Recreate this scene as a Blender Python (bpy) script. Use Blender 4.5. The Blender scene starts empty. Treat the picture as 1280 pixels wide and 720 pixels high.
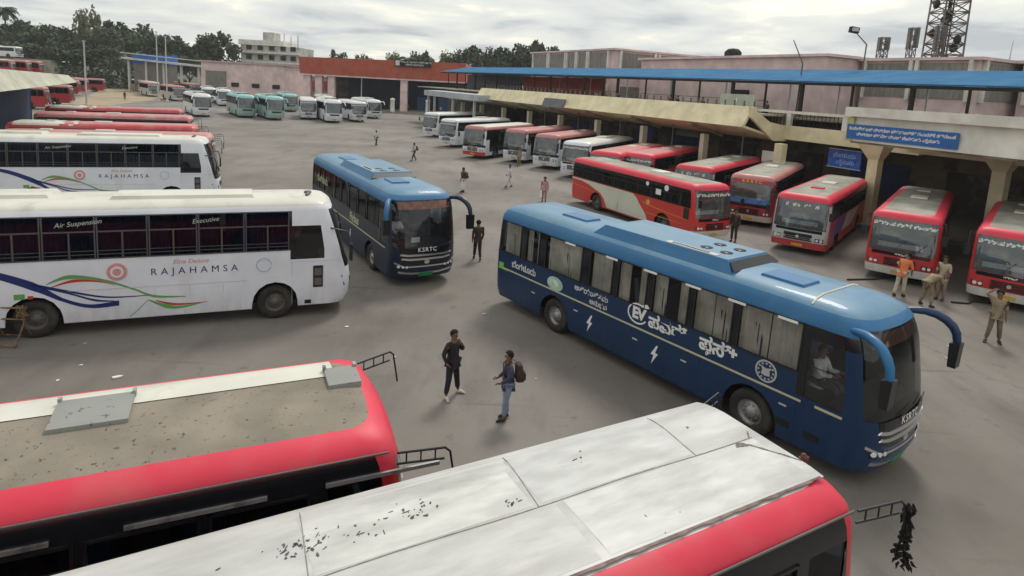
import bpy, bmesh, math, random
from mathutils import Vector, Matrix

R = math.radians
scene = bpy.context.scene
COL = scene.collection

# ------------------------------------------------------------------ camera
CAM_H, PITCH, ROLL = 7.175, 0.154605, 0.054666
cam = bpy.data.cameras.new('camera')
cam_o = bpy.data.objects.new('camera', cam)
COL.objects.link(cam_o)
cp, sp, cr, sr = math.cos(PITCH), math.sin(PITCH), math.cos(ROLL), math.sin(ROLL)
up0 = Vector((0, sp, cp)); rt0 = Vector((1, 0, 0)); fw = Vector((0, cp, -sp))
rt = rt0 * cr + up0 * sr
up = -rt0 * sr + up0 * cr
m = Matrix((rt, up, -fw)).transposed().to_4x4()
m.translation = (0, 0, CAM_H)
cam_o.matrix_world = m
cam.sensor_width = 36
cam.lens = 771.217 / 1280 * 36
cam.shift_x = 8.641 / 1280
cam.shift_y = -133.33 / 1280
cam.clip_start = 0.1
cam.clip_end = 6000
scene.camera = cam_o

# ------------------------------------------------------------------ sky and light
SUN_EL, SUN_AZ = R(52), R(20)          # azimuth from +Y towards +X
w = bpy.data.worlds.new('World'); scene.world = w; w.use_nodes = True
nt = w.node_tree; nt.nodes.clear()
def N(t, **k):
    n = nt.nodes.new(t)
    for a, b in k.items(): setattr(n, a, b)
    return n
out = N('ShaderNodeOutputWorld')
sky = N('ShaderNodeTexSky', sky_type='NISHITA'); sky.sun_disc = False
sky.sun_elevation = SUN_EL; sky.sun_rotation = SUN_AZ; sky.dust_density = 3.0
bg1 = N('ShaderNodeBackground'); bg1.inputs[1].default_value = 0.1
nt.links.new(sky.outputs[0], bg1.inputs[0])
tc = N('ShaderNodeTexCoord'); sep = N('ShaderNodeSeparateXYZ')
nt.links.new(tc.outputs['Generated'], sep.inputs[0])
zz = N('ShaderNodeMath', operation='ADD'); zz.inputs[1].default_value = 0.12
nt.links.new(sep.outputs[2], zz.inputs[0])
mx = N('ShaderNodeMath', operation='MAXIMUM'); mx.inputs[1].default_value = 0.03
nt.links.new(zz.outputs[0], mx.inputs[0])
dx = N('ShaderNodeMath', operation='DIVIDE'); dy = N('ShaderNodeMath', operation='DIVIDE')
nt.links.new(sep.outputs[0], dx.inputs[0]); nt.links.new(mx.outputs[0], dx.inputs[1])
nt.links.new(sep.outputs[1], dy.inputs[0]); nt.links.new(mx.outputs[0], dy.inputs[1])
cmb = N('ShaderNodeCombineXYZ')
nt.links.new(dx.outputs[0], cmb.inputs[0]); nt.links.new(dy.outputs[0], cmb.inputs[1])
ns = N('ShaderNodeTexNoise'); ns.inputs['Scale'].default_value = 0.9; ns.inputs['Detail'].default_value = 7; ns.inputs['Roughness'].default_value = 0.55
ns.inputs['Distortion'].default_value = 0.3
nt.links.new(cmb.outputs[0], ns.inputs['Vector'])
rp = N('ShaderNodeValToRGB')
e = rp.color_ramp.elements
e[0].position = 0.36; e[0].color = (0.35, 0.375, 0.395, 1)
e[1].position = 0.70; e[1].color = (0.92, 0.86, 0.70, 1)
x = e.new(0.45); x.color = (0.50, 0.515, 0.51, 1)
x = e.new(0.56); x.color = (0.60, 0.61, 0.56, 1)
nt.links.new(ns.outputs['Fac'], rp.inputs[0])
bg2 = N('ShaderNodeBackground'); bg2.inputs[1].default_value = 1.1
nt.links.new(rp.outputs[0], bg2.inputs[0])
mxs = N('ShaderNodeMixShader'); mxs.inputs[0].default_value = 0.93
nt.links.new(bg1.outputs[0], mxs.inputs[1]); nt.links.new(bg2.outputs[0], mxs.inputs[2])
nt.links.new(mxs.outputs[0], out.inputs[0])

sun = bpy.data.lights.new('sun', 'SUN'); sun.energy = 1.4; sun.angle = R(15); sun.color = (1, 0.95, 0.87)
sun_o = bpy.data.objects.new('sun', sun); COL.objects.link(sun_o)
sd_ = Vector((math.sin(SUN_AZ) * math.cos(SUN_EL), math.cos(SUN_AZ) * math.cos(SUN_EL), math.sin(SUN_EL)))
sun_o.rotation_euler = (-sd_).to_track_quat('-Z', 'Y').to_euler()

scene.view_settings.view_transform = 'Standard'
scene.view_settings.look = 'None'
scene.view_settings.exposure = 0.48
scene.view_settings.gamma = 1
scene.cycles.max_bounces = 6
scene.cycles.transparent_max_bounces = 10
scene.cycles.use_denoising = True

# ------------------------------------------------------------------ materials
MATS = {}
def mat(name, col=(.5, .5, .5), rough=.6, metal=0.0, spot=None, spot_scale=3.0, spot_lo=.5, spot_hi=.62, var=.12, var_scale=.8,
        back=None, emit=None, skirt=False, bump=0.0, bump_scale=40, stretch=(1, 1, 1), coat=0.0, world=False):
    """paint-like surface: base colour with slow variation, optional patches of dirt, optional darker inside"""
    if name in MATS: return MATS[name]
    mt = bpy.data.materials.new(name); mt.use_nodes = True
    t = mt.node_tree; b = t.nodes['Principled BSDF']
    b.inputs['Roughness'].default_value = rough; b.inputs['Metallic'].default_value = metal
    if coat: b.inputs['Coat Weight'].default_value = coat
    tcn = t.nodes.new('ShaderNodeTexCoord')
    if world:
        geo = t.nodes.new('ShaderNodeNewGeometry'); vec = geo.outputs['Position']
    else: vec = tcn.outputs['Object']
    mp = t.nodes.new('ShaderNodeMapping'); mp.inputs['Scale'].default_value = stretch
    t.links.new(vec, mp.inputs[0]); vec = mp.outputs[0]
    n = t.nodes.new('ShaderNodeTexNoise'); n.inputs['Scale'].default_value = var_scale; n.inputs['Detail'].default_value = 5
    t.links.new(vec, n.inputs['Vector'])
    r = t.nodes.new('ShaderNodeValToRGB')
    lo = [c * (1 - var) for c in col]; hi = [min(1, c * (1 + var)) for c in col]
    r.color_ramp.elements[0].position = .35; r.color_ramp.elements[0].color = (*lo, 1)
    r.color_ramp.elements[1].position = .65; r.color_ramp.elements[1].color = (*hi, 1)
    t.links.new(n.outputs['Fac'], r.inputs[0])
    c = r.outputs[0]
    if spot:
        n2 = t.nodes.new('ShaderNodeTexNoise'); n2.inputs['Scale'].default_value = spot_scale; n2.inputs['Detail'].default_value = 8
        n2.inputs['Roughness'].default_value = .62
        t.links.new(vec, n2.inputs['Vector'])
        r2 = t.nodes.new('ShaderNodeValToRGB'); r2.color_ramp.elements[0].position = spot_lo; r2.color_ramp.elements[1].position = spot_hi
        t.links.new(n2.outputs['Fac'], r2.inputs[0])
        mi = t.nodes.new('ShaderNodeMix'); mi.data_type = 'RGBA'
        t.links.new(r2.outputs[0], mi.inputs[0]); t.links.new(c, mi.inputs[6]); mi.inputs[7].default_value = (*spot, 1)
        c = mi.outputs[2]
    if skirt:   # road dust thrown up on the lower panels, with streaks
        sx = t.nodes.new('ShaderNodeSeparateXYZ'); t.links.new(tcn.outputs['Object'], sx.inputs[0])
        mr = t.nodes.new('ShaderNodeMapRange'); mr.inputs[1].default_value = 1.15; mr.inputs[2].default_value = .3; t.links.new(sx.outputs[2], mr.inputs[0])
        mp2 = t.nodes.new('ShaderNodeMapping'); mp2.inputs['Scale'].default_value = (3, 3, .7); t.links.new(tcn.outputs['Object'], mp2.inputs[0])
        n4 = t.nodes.new('ShaderNodeTexNoise'); n4.inputs['Scale'].default_value = 1.4; n4.inputs['Detail'].default_value = 7; n4.inputs['Roughness'].default_value = .65; t.links.new(mp2.outputs[0], n4.inputs['Vector'])
        r4 = t.nodes.new('ShaderNodeMapRange'); r4.inputs[1].default_value = .35; r4.inputs[2].default_value = .75; t.links.new(n4.outputs['Fac'], r4.inputs[0])
        mu4 = t.nodes.new('ShaderNodeMath'); mu4.operation = 'MULTIPLY'; t.links.new(mr.outputs[0], mu4.inputs[0]); t.links.new(r4.outputs[0], mu4.inputs[1])
        mu5 = t.nodes.new('ShaderNodeMath'); mu5.operation = 'MULTIPLY'; mu5.inputs[1].default_value = float(skirt); t.links.new(mu4.outputs[0], mu5.inputs[0])
        mi = t.nodes.new('ShaderNodeMix'); mi.data_type = 'RGBA'
        t.links.new(mu5.outputs[0], mi.inputs[0]); t.links.new(c, mi.inputs[6]); mi.inputs[7].default_value = (.20, .17, .14, 1)
        c = mi.outputs[2]
        ro = t.nodes.new('ShaderNodeMapRange'); ro.inputs[3].default_value = rough; ro.inputs[4].default_value = .9; t.links.new(mu5.outputs[0], ro.inputs[0]); t.links.new(ro.outputs[0], b.inputs['Roughness'])
    if back:
        g = t.nodes.new('ShaderNodeNewGeometry'); mi = t.nodes.new('ShaderNodeMix'); mi.data_type = 'RGBA'
        t.links.new(g.outputs['Backfacing'], mi.inputs[0]); t.links.new(c, mi.inputs[6]); mi.inputs[7].default_value = (*back, 1)
        c = mi.outputs[2]
    t.links.new(c, b.inputs['Base Color'])
    if emit: b.inputs['Emission Color'].default_value = (*col, 1); b.inputs['Emission Strength'].default_value = emit
    if bump:
        n3 = t.nodes.new('ShaderNodeTexNoise'); n3.inputs['Scale'].default_value = bump_scale; n3.inputs['Detail'].default_value = 4
        t.links.new(vec, n3.inputs['Vector'])
        bp = t.nodes.new('ShaderNodeBump'); bp.inputs['Strength'].default_value = bump; bp.inputs['Distance'].default_value = .02
        t.links.new(n3.outputs['Fac'], bp.inputs['Height']); t.links.new(bp.outputs[0], b.inputs['Normal'])
    MATS[name] = mt
    return mt

def glass(name, tint, refl=.12, rough=.03, fres=1.0, film=0.0):
    if name in MATS: return MATS[name]
    mt = bpy.data.materials.new(name); mt.use_nodes = True
    t = mt.node_tree; t.nodes.clear()
    o = t.nodes.new('ShaderNodeOutputMaterial'); tr = t.nodes.new('ShaderNodeBsdfTransparent'); tr.inputs[0].default_value = (*tint, 1)
    gl = t.nodes.new('ShaderNodeBsdfGlossy'); gl.inputs['Roughness'].default_value = rough; gl.inputs[0].default_value = (.9, .93, .95, 1)
    fr = t.nodes.new('ShaderNodeFresnel'); fr.inputs[0].default_value = 1.5
    ad = t.nodes.new('ShaderNodeMath'); ad.operation = 'MULTIPLY_ADD'; ad.inputs[1].default_value = fres; ad.inputs[2].default_value = refl
    ad.use_clamp = True
    t.links.new(fr.outputs[0], ad.inputs[0])
    mi = t.nodes.new('ShaderNodeMixShader'); t.links.new(ad.outputs[0], mi.inputs[0]); t.links.new(tr.outputs[0], mi.inputs[1]); t.links.new(gl.outputs[0], mi.inputs[2])
    last = mi
    if film:
        df = t.nodes.new('ShaderNodeBsdfDiffuse'); df.inputs[0].default_value = (.42, .44, .44, 1)  # pale grey film: dust, with sky reflection put into its colour
        nz = t.nodes.new('ShaderNodeTexNoise'); nz.inputs['Scale'].default_value = 1.7; nz.inputs['Detail'].default_value = 6
        tcn = t.nodes.new('ShaderNodeTexCoord'); t.links.new(tcn.outputs['Object'], nz.inputs['Vector'])
        ma = t.nodes.new('ShaderNodeMath'); ma.operation = 'MULTIPLY'; ma.inputs[1].default_value = film * 2; t.links.new(nz.outputs['Fac'], ma.inputs[0])
        m3 = t.nodes.new('ShaderNodeMixShader'); t.links.new(ma.outputs[0], m3.inputs[0]); t.links.new(mi.outputs[0], m3.inputs[1]); t.links.new(df.outputs[0], m3.inputs[2]); last = m3
    t.links.new(last.outputs[0], o.inputs[0]); MATS[name] = mt
    return mt

INS = (.02, .02, .022)
M = dict(
    black=mat('black_trim', (.012, .012, .014), .35, var=.2),
    band=mat('black_glass_band', (.010, .011, .014), .15, var=.1, back=INS),
    rubber=mat('rubber', (.02, .019, .018), .8, spot=(.07, .06, .05), spot_lo=.45, spot_hi=.75, bump=.2),
    steel=mat('wheel_steel', (.36, .36, .36), .45, metal=.5, spot=(.08, .06, .05), spot_lo=.5, spot_hi=.7),
    dim_steel=mat('dusty_steel', (.14, .13, .12), .6, metal=.3),
    chrome=mat('chrome', (.75, .76, .78), .18, metal=.9, var=.05),
    under=mat('underbody', (.015, .014, .013), .85),
    floor=mat('cabin_floor', (.04, .04, .045), .8),
    seat=mat('seat_fabric', (.05, .055, .09), .8),
    seatw=mat('seat_cover', (.45, .45, .47), .8),
    curtain=mat('curtain_cloth', (.62, .60, .53), .85, var=.25, var_scale=2),
    bcurtain=mat('blue_curtain_cloth', (.05, .12, .28), .85, var=.3, var_scale=2),
    lamp=mat('headlight_lens', (.75, .76, .76), .08, var=.05, coat=.5),
    orange=mat('indicator_lens', (.55, .17, .02), .2),
    white=mat('white_lettering', (.78, .78, .76), .5, var=.04),
    lightgrey=mat('light_grey', (.5, .5, .5), .6),
    yellowp=mat('yellow_plate', (.65, .40, .05), .5, var=.1),
    greenp=mat('green_plate', (.02, .26, .10), .5, var=.1),
    cream=mat('cream_wall', (.68, .63, .48), .85, spot=(.52, .47, .36), spot_scale=.8, spot_lo=.5, spot_hi=.8, world=True),
    yellow=mat('yellow_wall', (.70, .63, .42), .85, spot=(.54, .47, .32), spot_scale=.9, spot_lo=.52, spot_hi=.8, world=True),
    offwhite=mat('offwhite_wall', (.72, .70, .63), .85, spot=(.52, .49, .42), spot_scale=.7, spot_lo=.5, spot_hi=.78, world=True),
    pink=mat('pink_wall', (.70, .54, .53), .88, spot=(.52, .42, .41), spot_scale=.35, spot_lo=.45, spot_hi=.8, world=True),
    rust=mat('rusty_iron', (.16, .09, .05), .85, spot=(.30, .20, .10), spot_scale=9),
    skin=mat('skin', (.20, .10, .06), .55, var=.08),
    hair=mat('hair', (.006, .005, .005), .95),
)
GL_SIDE = glass('tinted_side_glass', (.76, .77, .76), .0, fres=.8)
GL_DARK = glass('dark_side_glass', (.17, .205, .23), .0, fres=.5)
GL_WS = glass('windscreen_glass', (.75, .80, .82), .07, film=.15)
GL_WSD = glass('smoked_windscreen_glass', (.80, .82, .82), .02, fres=.8, film=.02)

# ------------------------------------------------------------------ object helpers
TMP = bpy.data.scenes.new('workbench')
def to_mesh(o):
    TMP.collection.objects.link(o)
    with bpy.context.temp_override(scene=TMP, view_layer=TMP.view_layers[0]):
        dg = bpy.context.evaluated_depsgraph_get(); dg.update()
        me = bpy.data.meshes.new_from_object(o.evaluated_get(dg))
    TMP.collection.objects.unlink(o); return me
def link(o, parent=None):
    COL.objects.link(o)
    if parent is not None: o.parent = parent
    return o
def mesh_obj(name, me, parent=None, label=None):
    o = bpy.data.objects.new(name, me); link(o, parent)
    if label: o['label'] = label
    return o
def empty(name, loc=(0, 0, 0), rz=0.0):
    o = bpy.data.objects.new(name, None); o.location = loc; o.rotation_euler = (0, 0, rz); o.empty_display_size = .5
    COL.objects.link(o); return o
def tag(o, label, cat, group=None, kind=None):
    if label: o['label'] = label
    if cat: o['category'] = cat
    if group: o['group'] = group
    if kind: o['kind'] = kind
    return o
def copy_tree(o, parent=None):
    c = o.copy(); COL.objects.link(c); c.parent = parent
    for ch in [q for q in o.children]: copy_tree(ch, c)
    return c

class MB:
    """collects shapes into one mesh"""
    def __init__(s): s.v = []; s.f = []; s.mi = []; s.sm = []
    def add(s, vs, fs, mi=0, smooth=False):
        o = len(s.v); s.v += [tuple(p) for p in vs]
        for f in fs: s.f.append([i + o for i in f]); s.mi.append(mi); s.sm.append(smooth)
    def box(s, x0, x1, y0, y1, z0, z1, mi=0):
        vs = [(x, y, z) for x in (x0, x1) for y in (y0, y1) for z in (z0, z1)]
        s.add(vs, [(0, 1, 3, 2), (4, 6, 7, 5), (0, 4, 5, 1), (2, 3, 7, 6), (0, 2, 6, 4), (1, 5, 7, 3)], mi)
    def hexa(s, a, b, mi=0):   # two quads a (4 pts) and b (4 pts)
        s.add(list(a) + list(b), [(3, 2, 1, 0), (4, 5, 6, 7), (0, 1, 5, 4), (1, 2, 6, 5), (2, 3, 7, 6), (3, 0, 4, 7)], mi)
    def tube(s, pts, rads, n=8, mi=0, cap=True):
        pts = [Vector(p) for p in pts]
        if not hasattr(rads, '__len__'): rads = [rads] * len(pts)
        rings = []
        prev = None
        for i, p in enumerate(pts):
            d = (pts[min(i + 1, len(pts) - 1)] - pts[max(i - 1, 0)]).normalized()
            ref = prev if prev is not None else (Vector((0, 0, 1)) if abs(d.z) < .9 else Vector((1, 0, 0)))
            a = (ref - d * ref.dot(d)).normalized(); prev = a; b = d.cross(a)
            r = rads[i]
            ra, rb = (r if hasattr(r, '__len__') else (r, r))
            rings.append([p + a * ra * math.cos(2 * math.pi * k / n) + b * rb * math.sin(2 * math.pi * k / n) for k in range(n)])
        vs = [q for rg in rings for q in rg]; fs = []
        for i in range(len(pts) - 1):
            for k in range(n):
                fs.append((i * n + k, i * n + (k + 1) % n, (i + 1) * n + (k + 1) % n, (i + 1) * n + k))
        s.add(vs, fs, mi, True)
        if cap:
            s.add(rings[0], [tuple(range(n))[::-1]], mi); s.add(rings[-1], [tuple(range(n))], mi)
    def lathe(s, prof, n=24, mi=0, axis='y', c=(0, 0, 0)):
        vs = []; 
        for (r, h) in prof:
            for k in range(n):
                a = 2 * math.pi * k / n
                if axis == 'y': vs.append((c[0] + r * math.cos(a), c[1] + h, c[2] + r * math.sin(a)))
                elif axis == 'x': vs.append((c[0] + h, c[1] + r * math.cos(a), c[2] + r * math.sin(a)))
                else: vs.append((c[0] + r * math.cos(a), c[1] + r * math.sin(a), c[2] + h))
        fs = [(i * n + k, i * n + (k + 1) % n, (i + 1) * n + (k + 1) % n, (i + 1) * n + k) for i in range(len(prof) - 1) for k in range(n)]
        s.add(vs, fs, mi, True)
    def prism(s, poly, h0, h1, fn, mi=0):   # poly of (u, v); fn(u, v, h) -> point
        n = len(poly)
        vs = [fn(u, v, h0) for u, v in poly] + [fn(u, v, h1) for u, v in poly]
        s.add(vs, [tuple(range(n))[::-1], tuple(range(n, 2 * n))] + [(i, (i + 1) % n, n + (i + 1) % n, n + i) for i in range(n)], mi)
    def mesh(s, name, mats, angle=35, fix=True):
        me = bpy.data.meshes.new(name)
        me.from_pydata(s.v, [], s.f)
        for i, p in enumerate(me.polygons): p.material_index = s.mi[i]; p.use_smooth = s.sm[i]
        for q in (mats if isinstance(mats, (list, tuple)) else [mats]): me.materials.append(q)
        if fix:
            bm = bmesh.new(); bm.from_mesh(me); bmesh.ops.recalc_face_normals(bm, faces=bm.faces); bm.to_mesh(me); bm.free()
        return me
    def build(s, name, mats, parent=None, label=None, fix=True):
        return mesh_obj(name, s.mesh(name, mats, fix=fix), parent, label)

def text_geo(body, size, bold=0.0, shear=0.0, space=1.0):
    c = bpy.data.curves.new('t', 'FONT'); c.body = body; c.size = size; c.offset = bold; c.shear = shear; c.space_character = space
    c.align_x = 'CENTER'; c.align_y = 'CENTER'; c.resolution_u = 3
    o = bpy.data.objects.new('t', c); me = to_mesh(o)
    vs = [(v.co.x, v.co.y) for v in me.vertices]; fs = [list(p.vertices) for p in me.polygons]
    bpy.data.objects.remove(o); bpy.data.curves.remove(c); bpy.data.meshes.remove(me)
    return vs, fs
def lettering(items, fn, mt, parent, name='lettering', label=None):
    """items: (text, u, v, size, bold, shear, space, rot); fn(u, v, h) -> point on the thing"""
    b = MB()
    for it in items:
        body, u, v, size = it[:4]
        bold, shear, space, rot = (list(it[4:]) + [0, 0, 1, 0][len(it) - 4:])[:4]
        vs, fs = text_geo(body, size, bold, shear, space)
        c, s_ = math.cos(rot), math.sin(rot)
        b.add([fn(u + x * c - y * s_, v + x * s_ + y * c, 0) for x, y in vs], fs)
    return b.build(name, mt, parent, label, fix=False)

def clip_half(pl, ax, v, keep_low):
    out = []; n = len(pl)
    for i in range(n):
        a, b = pl[i], pl[(i + 1) % n]; ia = (a[ax] <= v) == keep_low; ib = (b[ax] <= v) == keep_low
        if ia: out.append(a)
        if ia != ib:
            t = (v - a[ax]) / (b[ax] - a[ax]); out.append((a[0] + (b[0] - a[0]) * t, a[1] + (b[1] - a[1]) * t))
    return out
def clip_bands(pl, ax, cuts):
    res = []; rest = pl
    for c in sorted(cuts):
        if len(rest) < 3: break
        lo, hi = min(p[ax] for p in rest), max(p[ax] for p in rest)
        if c <= lo + 1e-4 or c >= hi - 1e-4: continue
        a = clip_half(rest, ax, c, True); rest = clip_half(rest, ax, c, False)
        if len(a) >= 3: res.append(a)
    if len(rest) >= 3: res.append(rest)
    return res
# ------------------------------------------------------------------ bus builder
class Bus:
    def __init__(s, name, sp):
        s.sp = sp; s.L = sp['L']; s.W = sp.get('W', 1.25); s.lv = sp['levels']; s.root = empty(name)
        s.hl = s.L / 2; s.bulge = sp.get('bulge', .0); s.rf = sp.get('rf', .4); s.rr = sp.get('rr', .25)
        s.body()
    # level interpolation
    def at(s, z):
        lv = s.lv
        if z <= lv[0][0]: return lv[0][1:]
        for a, b in zip(lv, lv[1:]):
            if z <= b[0]:
                t = (z - a[0]) / (b[0] - a[0]); return tuple(p + (q - p) * t for p, q in zip(a[1:], b[1:]))
        return lv[-1][1:]
    def right(s, u, v, h=0): sd = s.at(v)[0]; return (u, -(s.W - sd) - .006 - h, v)
    def left(s, u, v, h=0): sd = s.at(v)[0]; return (-u, (s.W - sd) + .006 + h, v)
    def front(s, u, v, h=0):
        sd, f, r = s.at(v); ws = s.W - sd; rf = min(s.rf, ws * .8); y = u
        x = s.hl - f
        if abs(y) > ws - rf:
            d = min(abs(y) - (ws - rf), rf * .98); x -= rf - math.sqrt(max(rf * rf - d * d, 0))
        x += s.bulge * (1 - min(1, abs(y) / ws) ** 2)
        return (x + .008 + h, y, v)
    def rear(s, u, v, h=0):
        sd, f, r = s.at(v); return (-s.hl + r - .006 - h, -u, v)
    def top(s, u, v, h=0):
        zt = s.lv[-1][0]
        for a, b in zip(s.lv, s.lv[1:]):
            ya, yb = s.W - a[1], s.W - b[1]
            if ya >= abs(v) >= yb and ya > yb: zt = a[0] + (b[0] - a[0]) * (ya - abs(v)) / (ya - yb)
        return (u, v, zt + .004 + h)
    def outline(s, j):
        z, sd, f, r = s.lv[j]; ws = s.W - sd; xf = s.hl - f; xr = -s.hl + r
        rf = min(s.rf, ws * .8); rr = min(s.rr, ws * .8)
        lo, hi = xr + rr, xf - rf
        xs = [min(max(x, lo + .001 * i), hi - .001 * (len(s.xs) - i)) for i, x in enumerate(s.xs)]
        pts = [(lo, -ws)] + [(x, -ws) for x in xs] + [(hi, -ws)]
        nc = 5
        def fx(x, y): return (x + s.bulge * (1 - min(1, abs(y) / ws) ** 2), y)
        pts += [fx(hi + rf * math.sin(R(90 * k / nc)), -ws + rf - rf * math.cos(R(90 * k / nc))) for k in range(1, nc + 1)]
        nf = 8
        pts += [fx(xf, (-ws + rf) + (2 * ws - 2 * rf) * k / nf) for k in range(1, nf + 1)]
        pts += [fx(hi + rf * math.cos(R(90 * k / nc)), ws - rf + rf * math.sin(R(90 * k / nc))) for k in range(1, nc + 1)]
        pts += [(x, ws) for x in xs[::-1]] + [(lo, ws)]
        pts += [(lo - rr * math.sin(R(90 * k / 3)), ws - rr + rr * math.cos(R(90 * k / 3))) for k in range(1, 4)]
        pts += [(xr, (ws - rr) - (2 * ws - 2 * rr) * k / 4) for k in range(1, 5)]
        pts += [(lo - rr * math.cos(R(90 * k / 3)), -ws + rr - rr * math.sin(R(90 * k / 3))) for k in range(1, 3)]
        return pts
    def body(s):
        sp = s.sp; arch = sp['wheels']; RA = .62
        cuts = set()
        for a, b, *_ in sp['win_r'] + sp['win_l']: cuts |= {round(a, 3), round(b, 3)}
        for xw in arch:
            for k in range(0, 9): cuts.add(round(xw - RA * math.cos(math.pi * k / 8), 3))
            cuts |= {round(xw - RA - .012, 3), round(xw + RA + .012, 3)}
        cs = sorted(cuts); s.xs = [cs[0]]
        for c in cs[1:]:
            if c - s.xs[-1] > .009: s.xs.append(c)
        nx = len(s.xs); tags = []
        seg = s.xs
        # segment tags matching outline
        full = [None] + seg + [None]
        mids = []
        for i in range(nx + 1):
            a = full[i] if full[i] is not None else -s.hl; b = full[i + 1] if full[i + 1] is not None else s.hl
            mids.append((a + b) / 2)
        tags += [('R', x) for x in mids] + [('CR', k) for k in range(5)] + [('F', k) for k in range(8)] + [('CL', k) for k in range(5)]
        tags += [('L', x) for x in mids[::-1]] + [('B', k) for k in range(3)] + [('B', k) for k in range(4)] + [('B', k) for k in range(3)]
        rings = []
        for j in range(len(s.lv)):
            o = s.outline(j); z0 = s.lv[j][0]; rg = []
            for i, (x, y) in enumerate(o):
                z = z0
                if z0 < 1.2:
                    for xw in arch:
                        d = abs(x - xw)
                        if d <= RA + .002 and (1 <= i <= nx or abs(y) > s.W - s.lv[j][1] - .01 and x < s.hl - 1):
                            z = max(z, .52 + math.sqrt(max(RA * RA - d * d, 0)) + .003 * j)
                rg.append(Vector((x, y, z)))
            rings.append(rg)
        n = len(tags)
        assert n == len(rings[0]), (n, len(rings[0]))
        V = [p for rg in rings for p in rg]; F = []; MI = []
        holes = {}
        glz = sp['glaze']   # list of (key, kind, side tags, j0, j1, x0, x1)
        for j in range(len(rings) - 1):
            for i, tg in enumerate(tags):
                quad = [(j, i), (j, (i + 1) % n), (j + 1, (i + 1) % n), (j + 1, i)]
                hit = None
                for g, (kind, sides, j0, j1, x0, x1) in enumerate(glz):
                    if tg[0] in sides and j0 <= j < j1 and (tg[0] not in 'RL' or x0 < tg[1] < x1):
                        if tg[0] in ('CR', 'CL'):
                            if tg[0] == 'CR' and tg[1] < x0: continue
                            if tg[0] == 'CL' and tg[1] > 4 - x0: continue
                        hit = g; break
                if hit is not None: holes.setdefault(hit, []).append(quad); continue
                F.append([a * n + b for a, b in quad]); MI.append(sp['paint'](j, tg))
        F.append([(len(rings) - 1) * n + i for i in range(n)]); MI.append(sp['paint'](len(rings) - 1, ('T', 0)))
        me = bpy.data.meshes.new('body'); me.from_pydata([tuple(p) for p in V], [], F)
        for i, p in enumerate(me.polygons): p.material_index = MI[i]; p.use_smooth = True
        for q in sp['mats']: me.materials.append(q)
        me.set_sharp_from_angle(angle=R(38))
        s.body_o = mesh_obj('body', me, s.root)
        s.glass = {}
        for g, quads in holes.items():
            kind = glz[g][0]; b = MB(); ids = {}
            vs = []; fs = []
            for q in quads:
                f = []
                for a, i in q:
                    if (a, i) not in ids:
                        p = rings[a][i].copy()
                        if 'F' in glz[g][1]: p.x -= .015
                        elif 'B' in glz[g][1]: p.x += .015
                        else: p.y -= .012 * (1 if p.y > 0 else -1)
                        ids[(a, i)] = len(vs); vs.append(p)
                    f.append(ids[(a, i)])
                fs.append(f)
            b.add(vs, fs, 0, True)
            o = b.build(kind, sp['glass'][kind], s.root, fix=False)
            s.glass.setdefault(kind, []).append((o, glz[g]))
        # underside, cabin floor
        u = MB(); u.box(-s.hl + .3, s.hl - .35, -.86, .86, .42, .98); u.box(-s.hl + .3, s.hl - .5, -s.W + .05, s.W - .05, 1.16, 1.2)
        for xw in arch:
            pass
        u.build('underbody', M['under'], s.root)
        # wheels
        for xw in arch:
            for sd in (-1, 1):
                t = MB(); t.lathe([(.28, -.12), (.34, -.15), (.47, -.14), (.505, -.09), (.51, 0), (.505, .09), (.47, .14), (.34, .15), (.28, .12)], 28)
                wo = t.build('wheel', M['rubber'], s.root); wo.location = (xw, sd * (s.W - .2), .51)
                if sp.get('rims', 1):
                    r = MB(); r.lathe([(.29, .10), (.285, .05), (.22, .015), (.19, .06), (.12, .07), (.10, .12), (.0, .125)], 20)
                    for k in range(10):
                        a = 2 * math.pi * k / 10; r.lathe([(.022, .045), (.022, .085), (0, .09)], 6, c=(.165 * math.cos(a), 0, .165 * math.sin(a)))
                    ro = r.build('rim', M['steel' if sp.get('bright_rim') else 'dim_steel'], wo)
                    if sd < 0: ro.rotation_euler = (0, 0, math.pi)
    def seats(s, x0, x1, m):
        b = MB(); b.box(-.05, .42, -.45, .45, 0, .14); b.hexa([(-.05, -.45, .1), (.08, -.45, .1), (.08, .45, .1), (-.05, .45, .1)], [(-.22, -.43, .95), (-.1, -.43, .95), (-.1, .43, .95), (-.22, .43, .95)])
        b.box(.05, .35, -.3, .3, -.3, 0)
        me = b.mesh('seat', m); x = x0
        while x < x1:
            for y in (-.7, .7):
                o = mesh_obj('seat', me, s.root); o.location = (x, y, 1.55)
            x += .85
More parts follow.
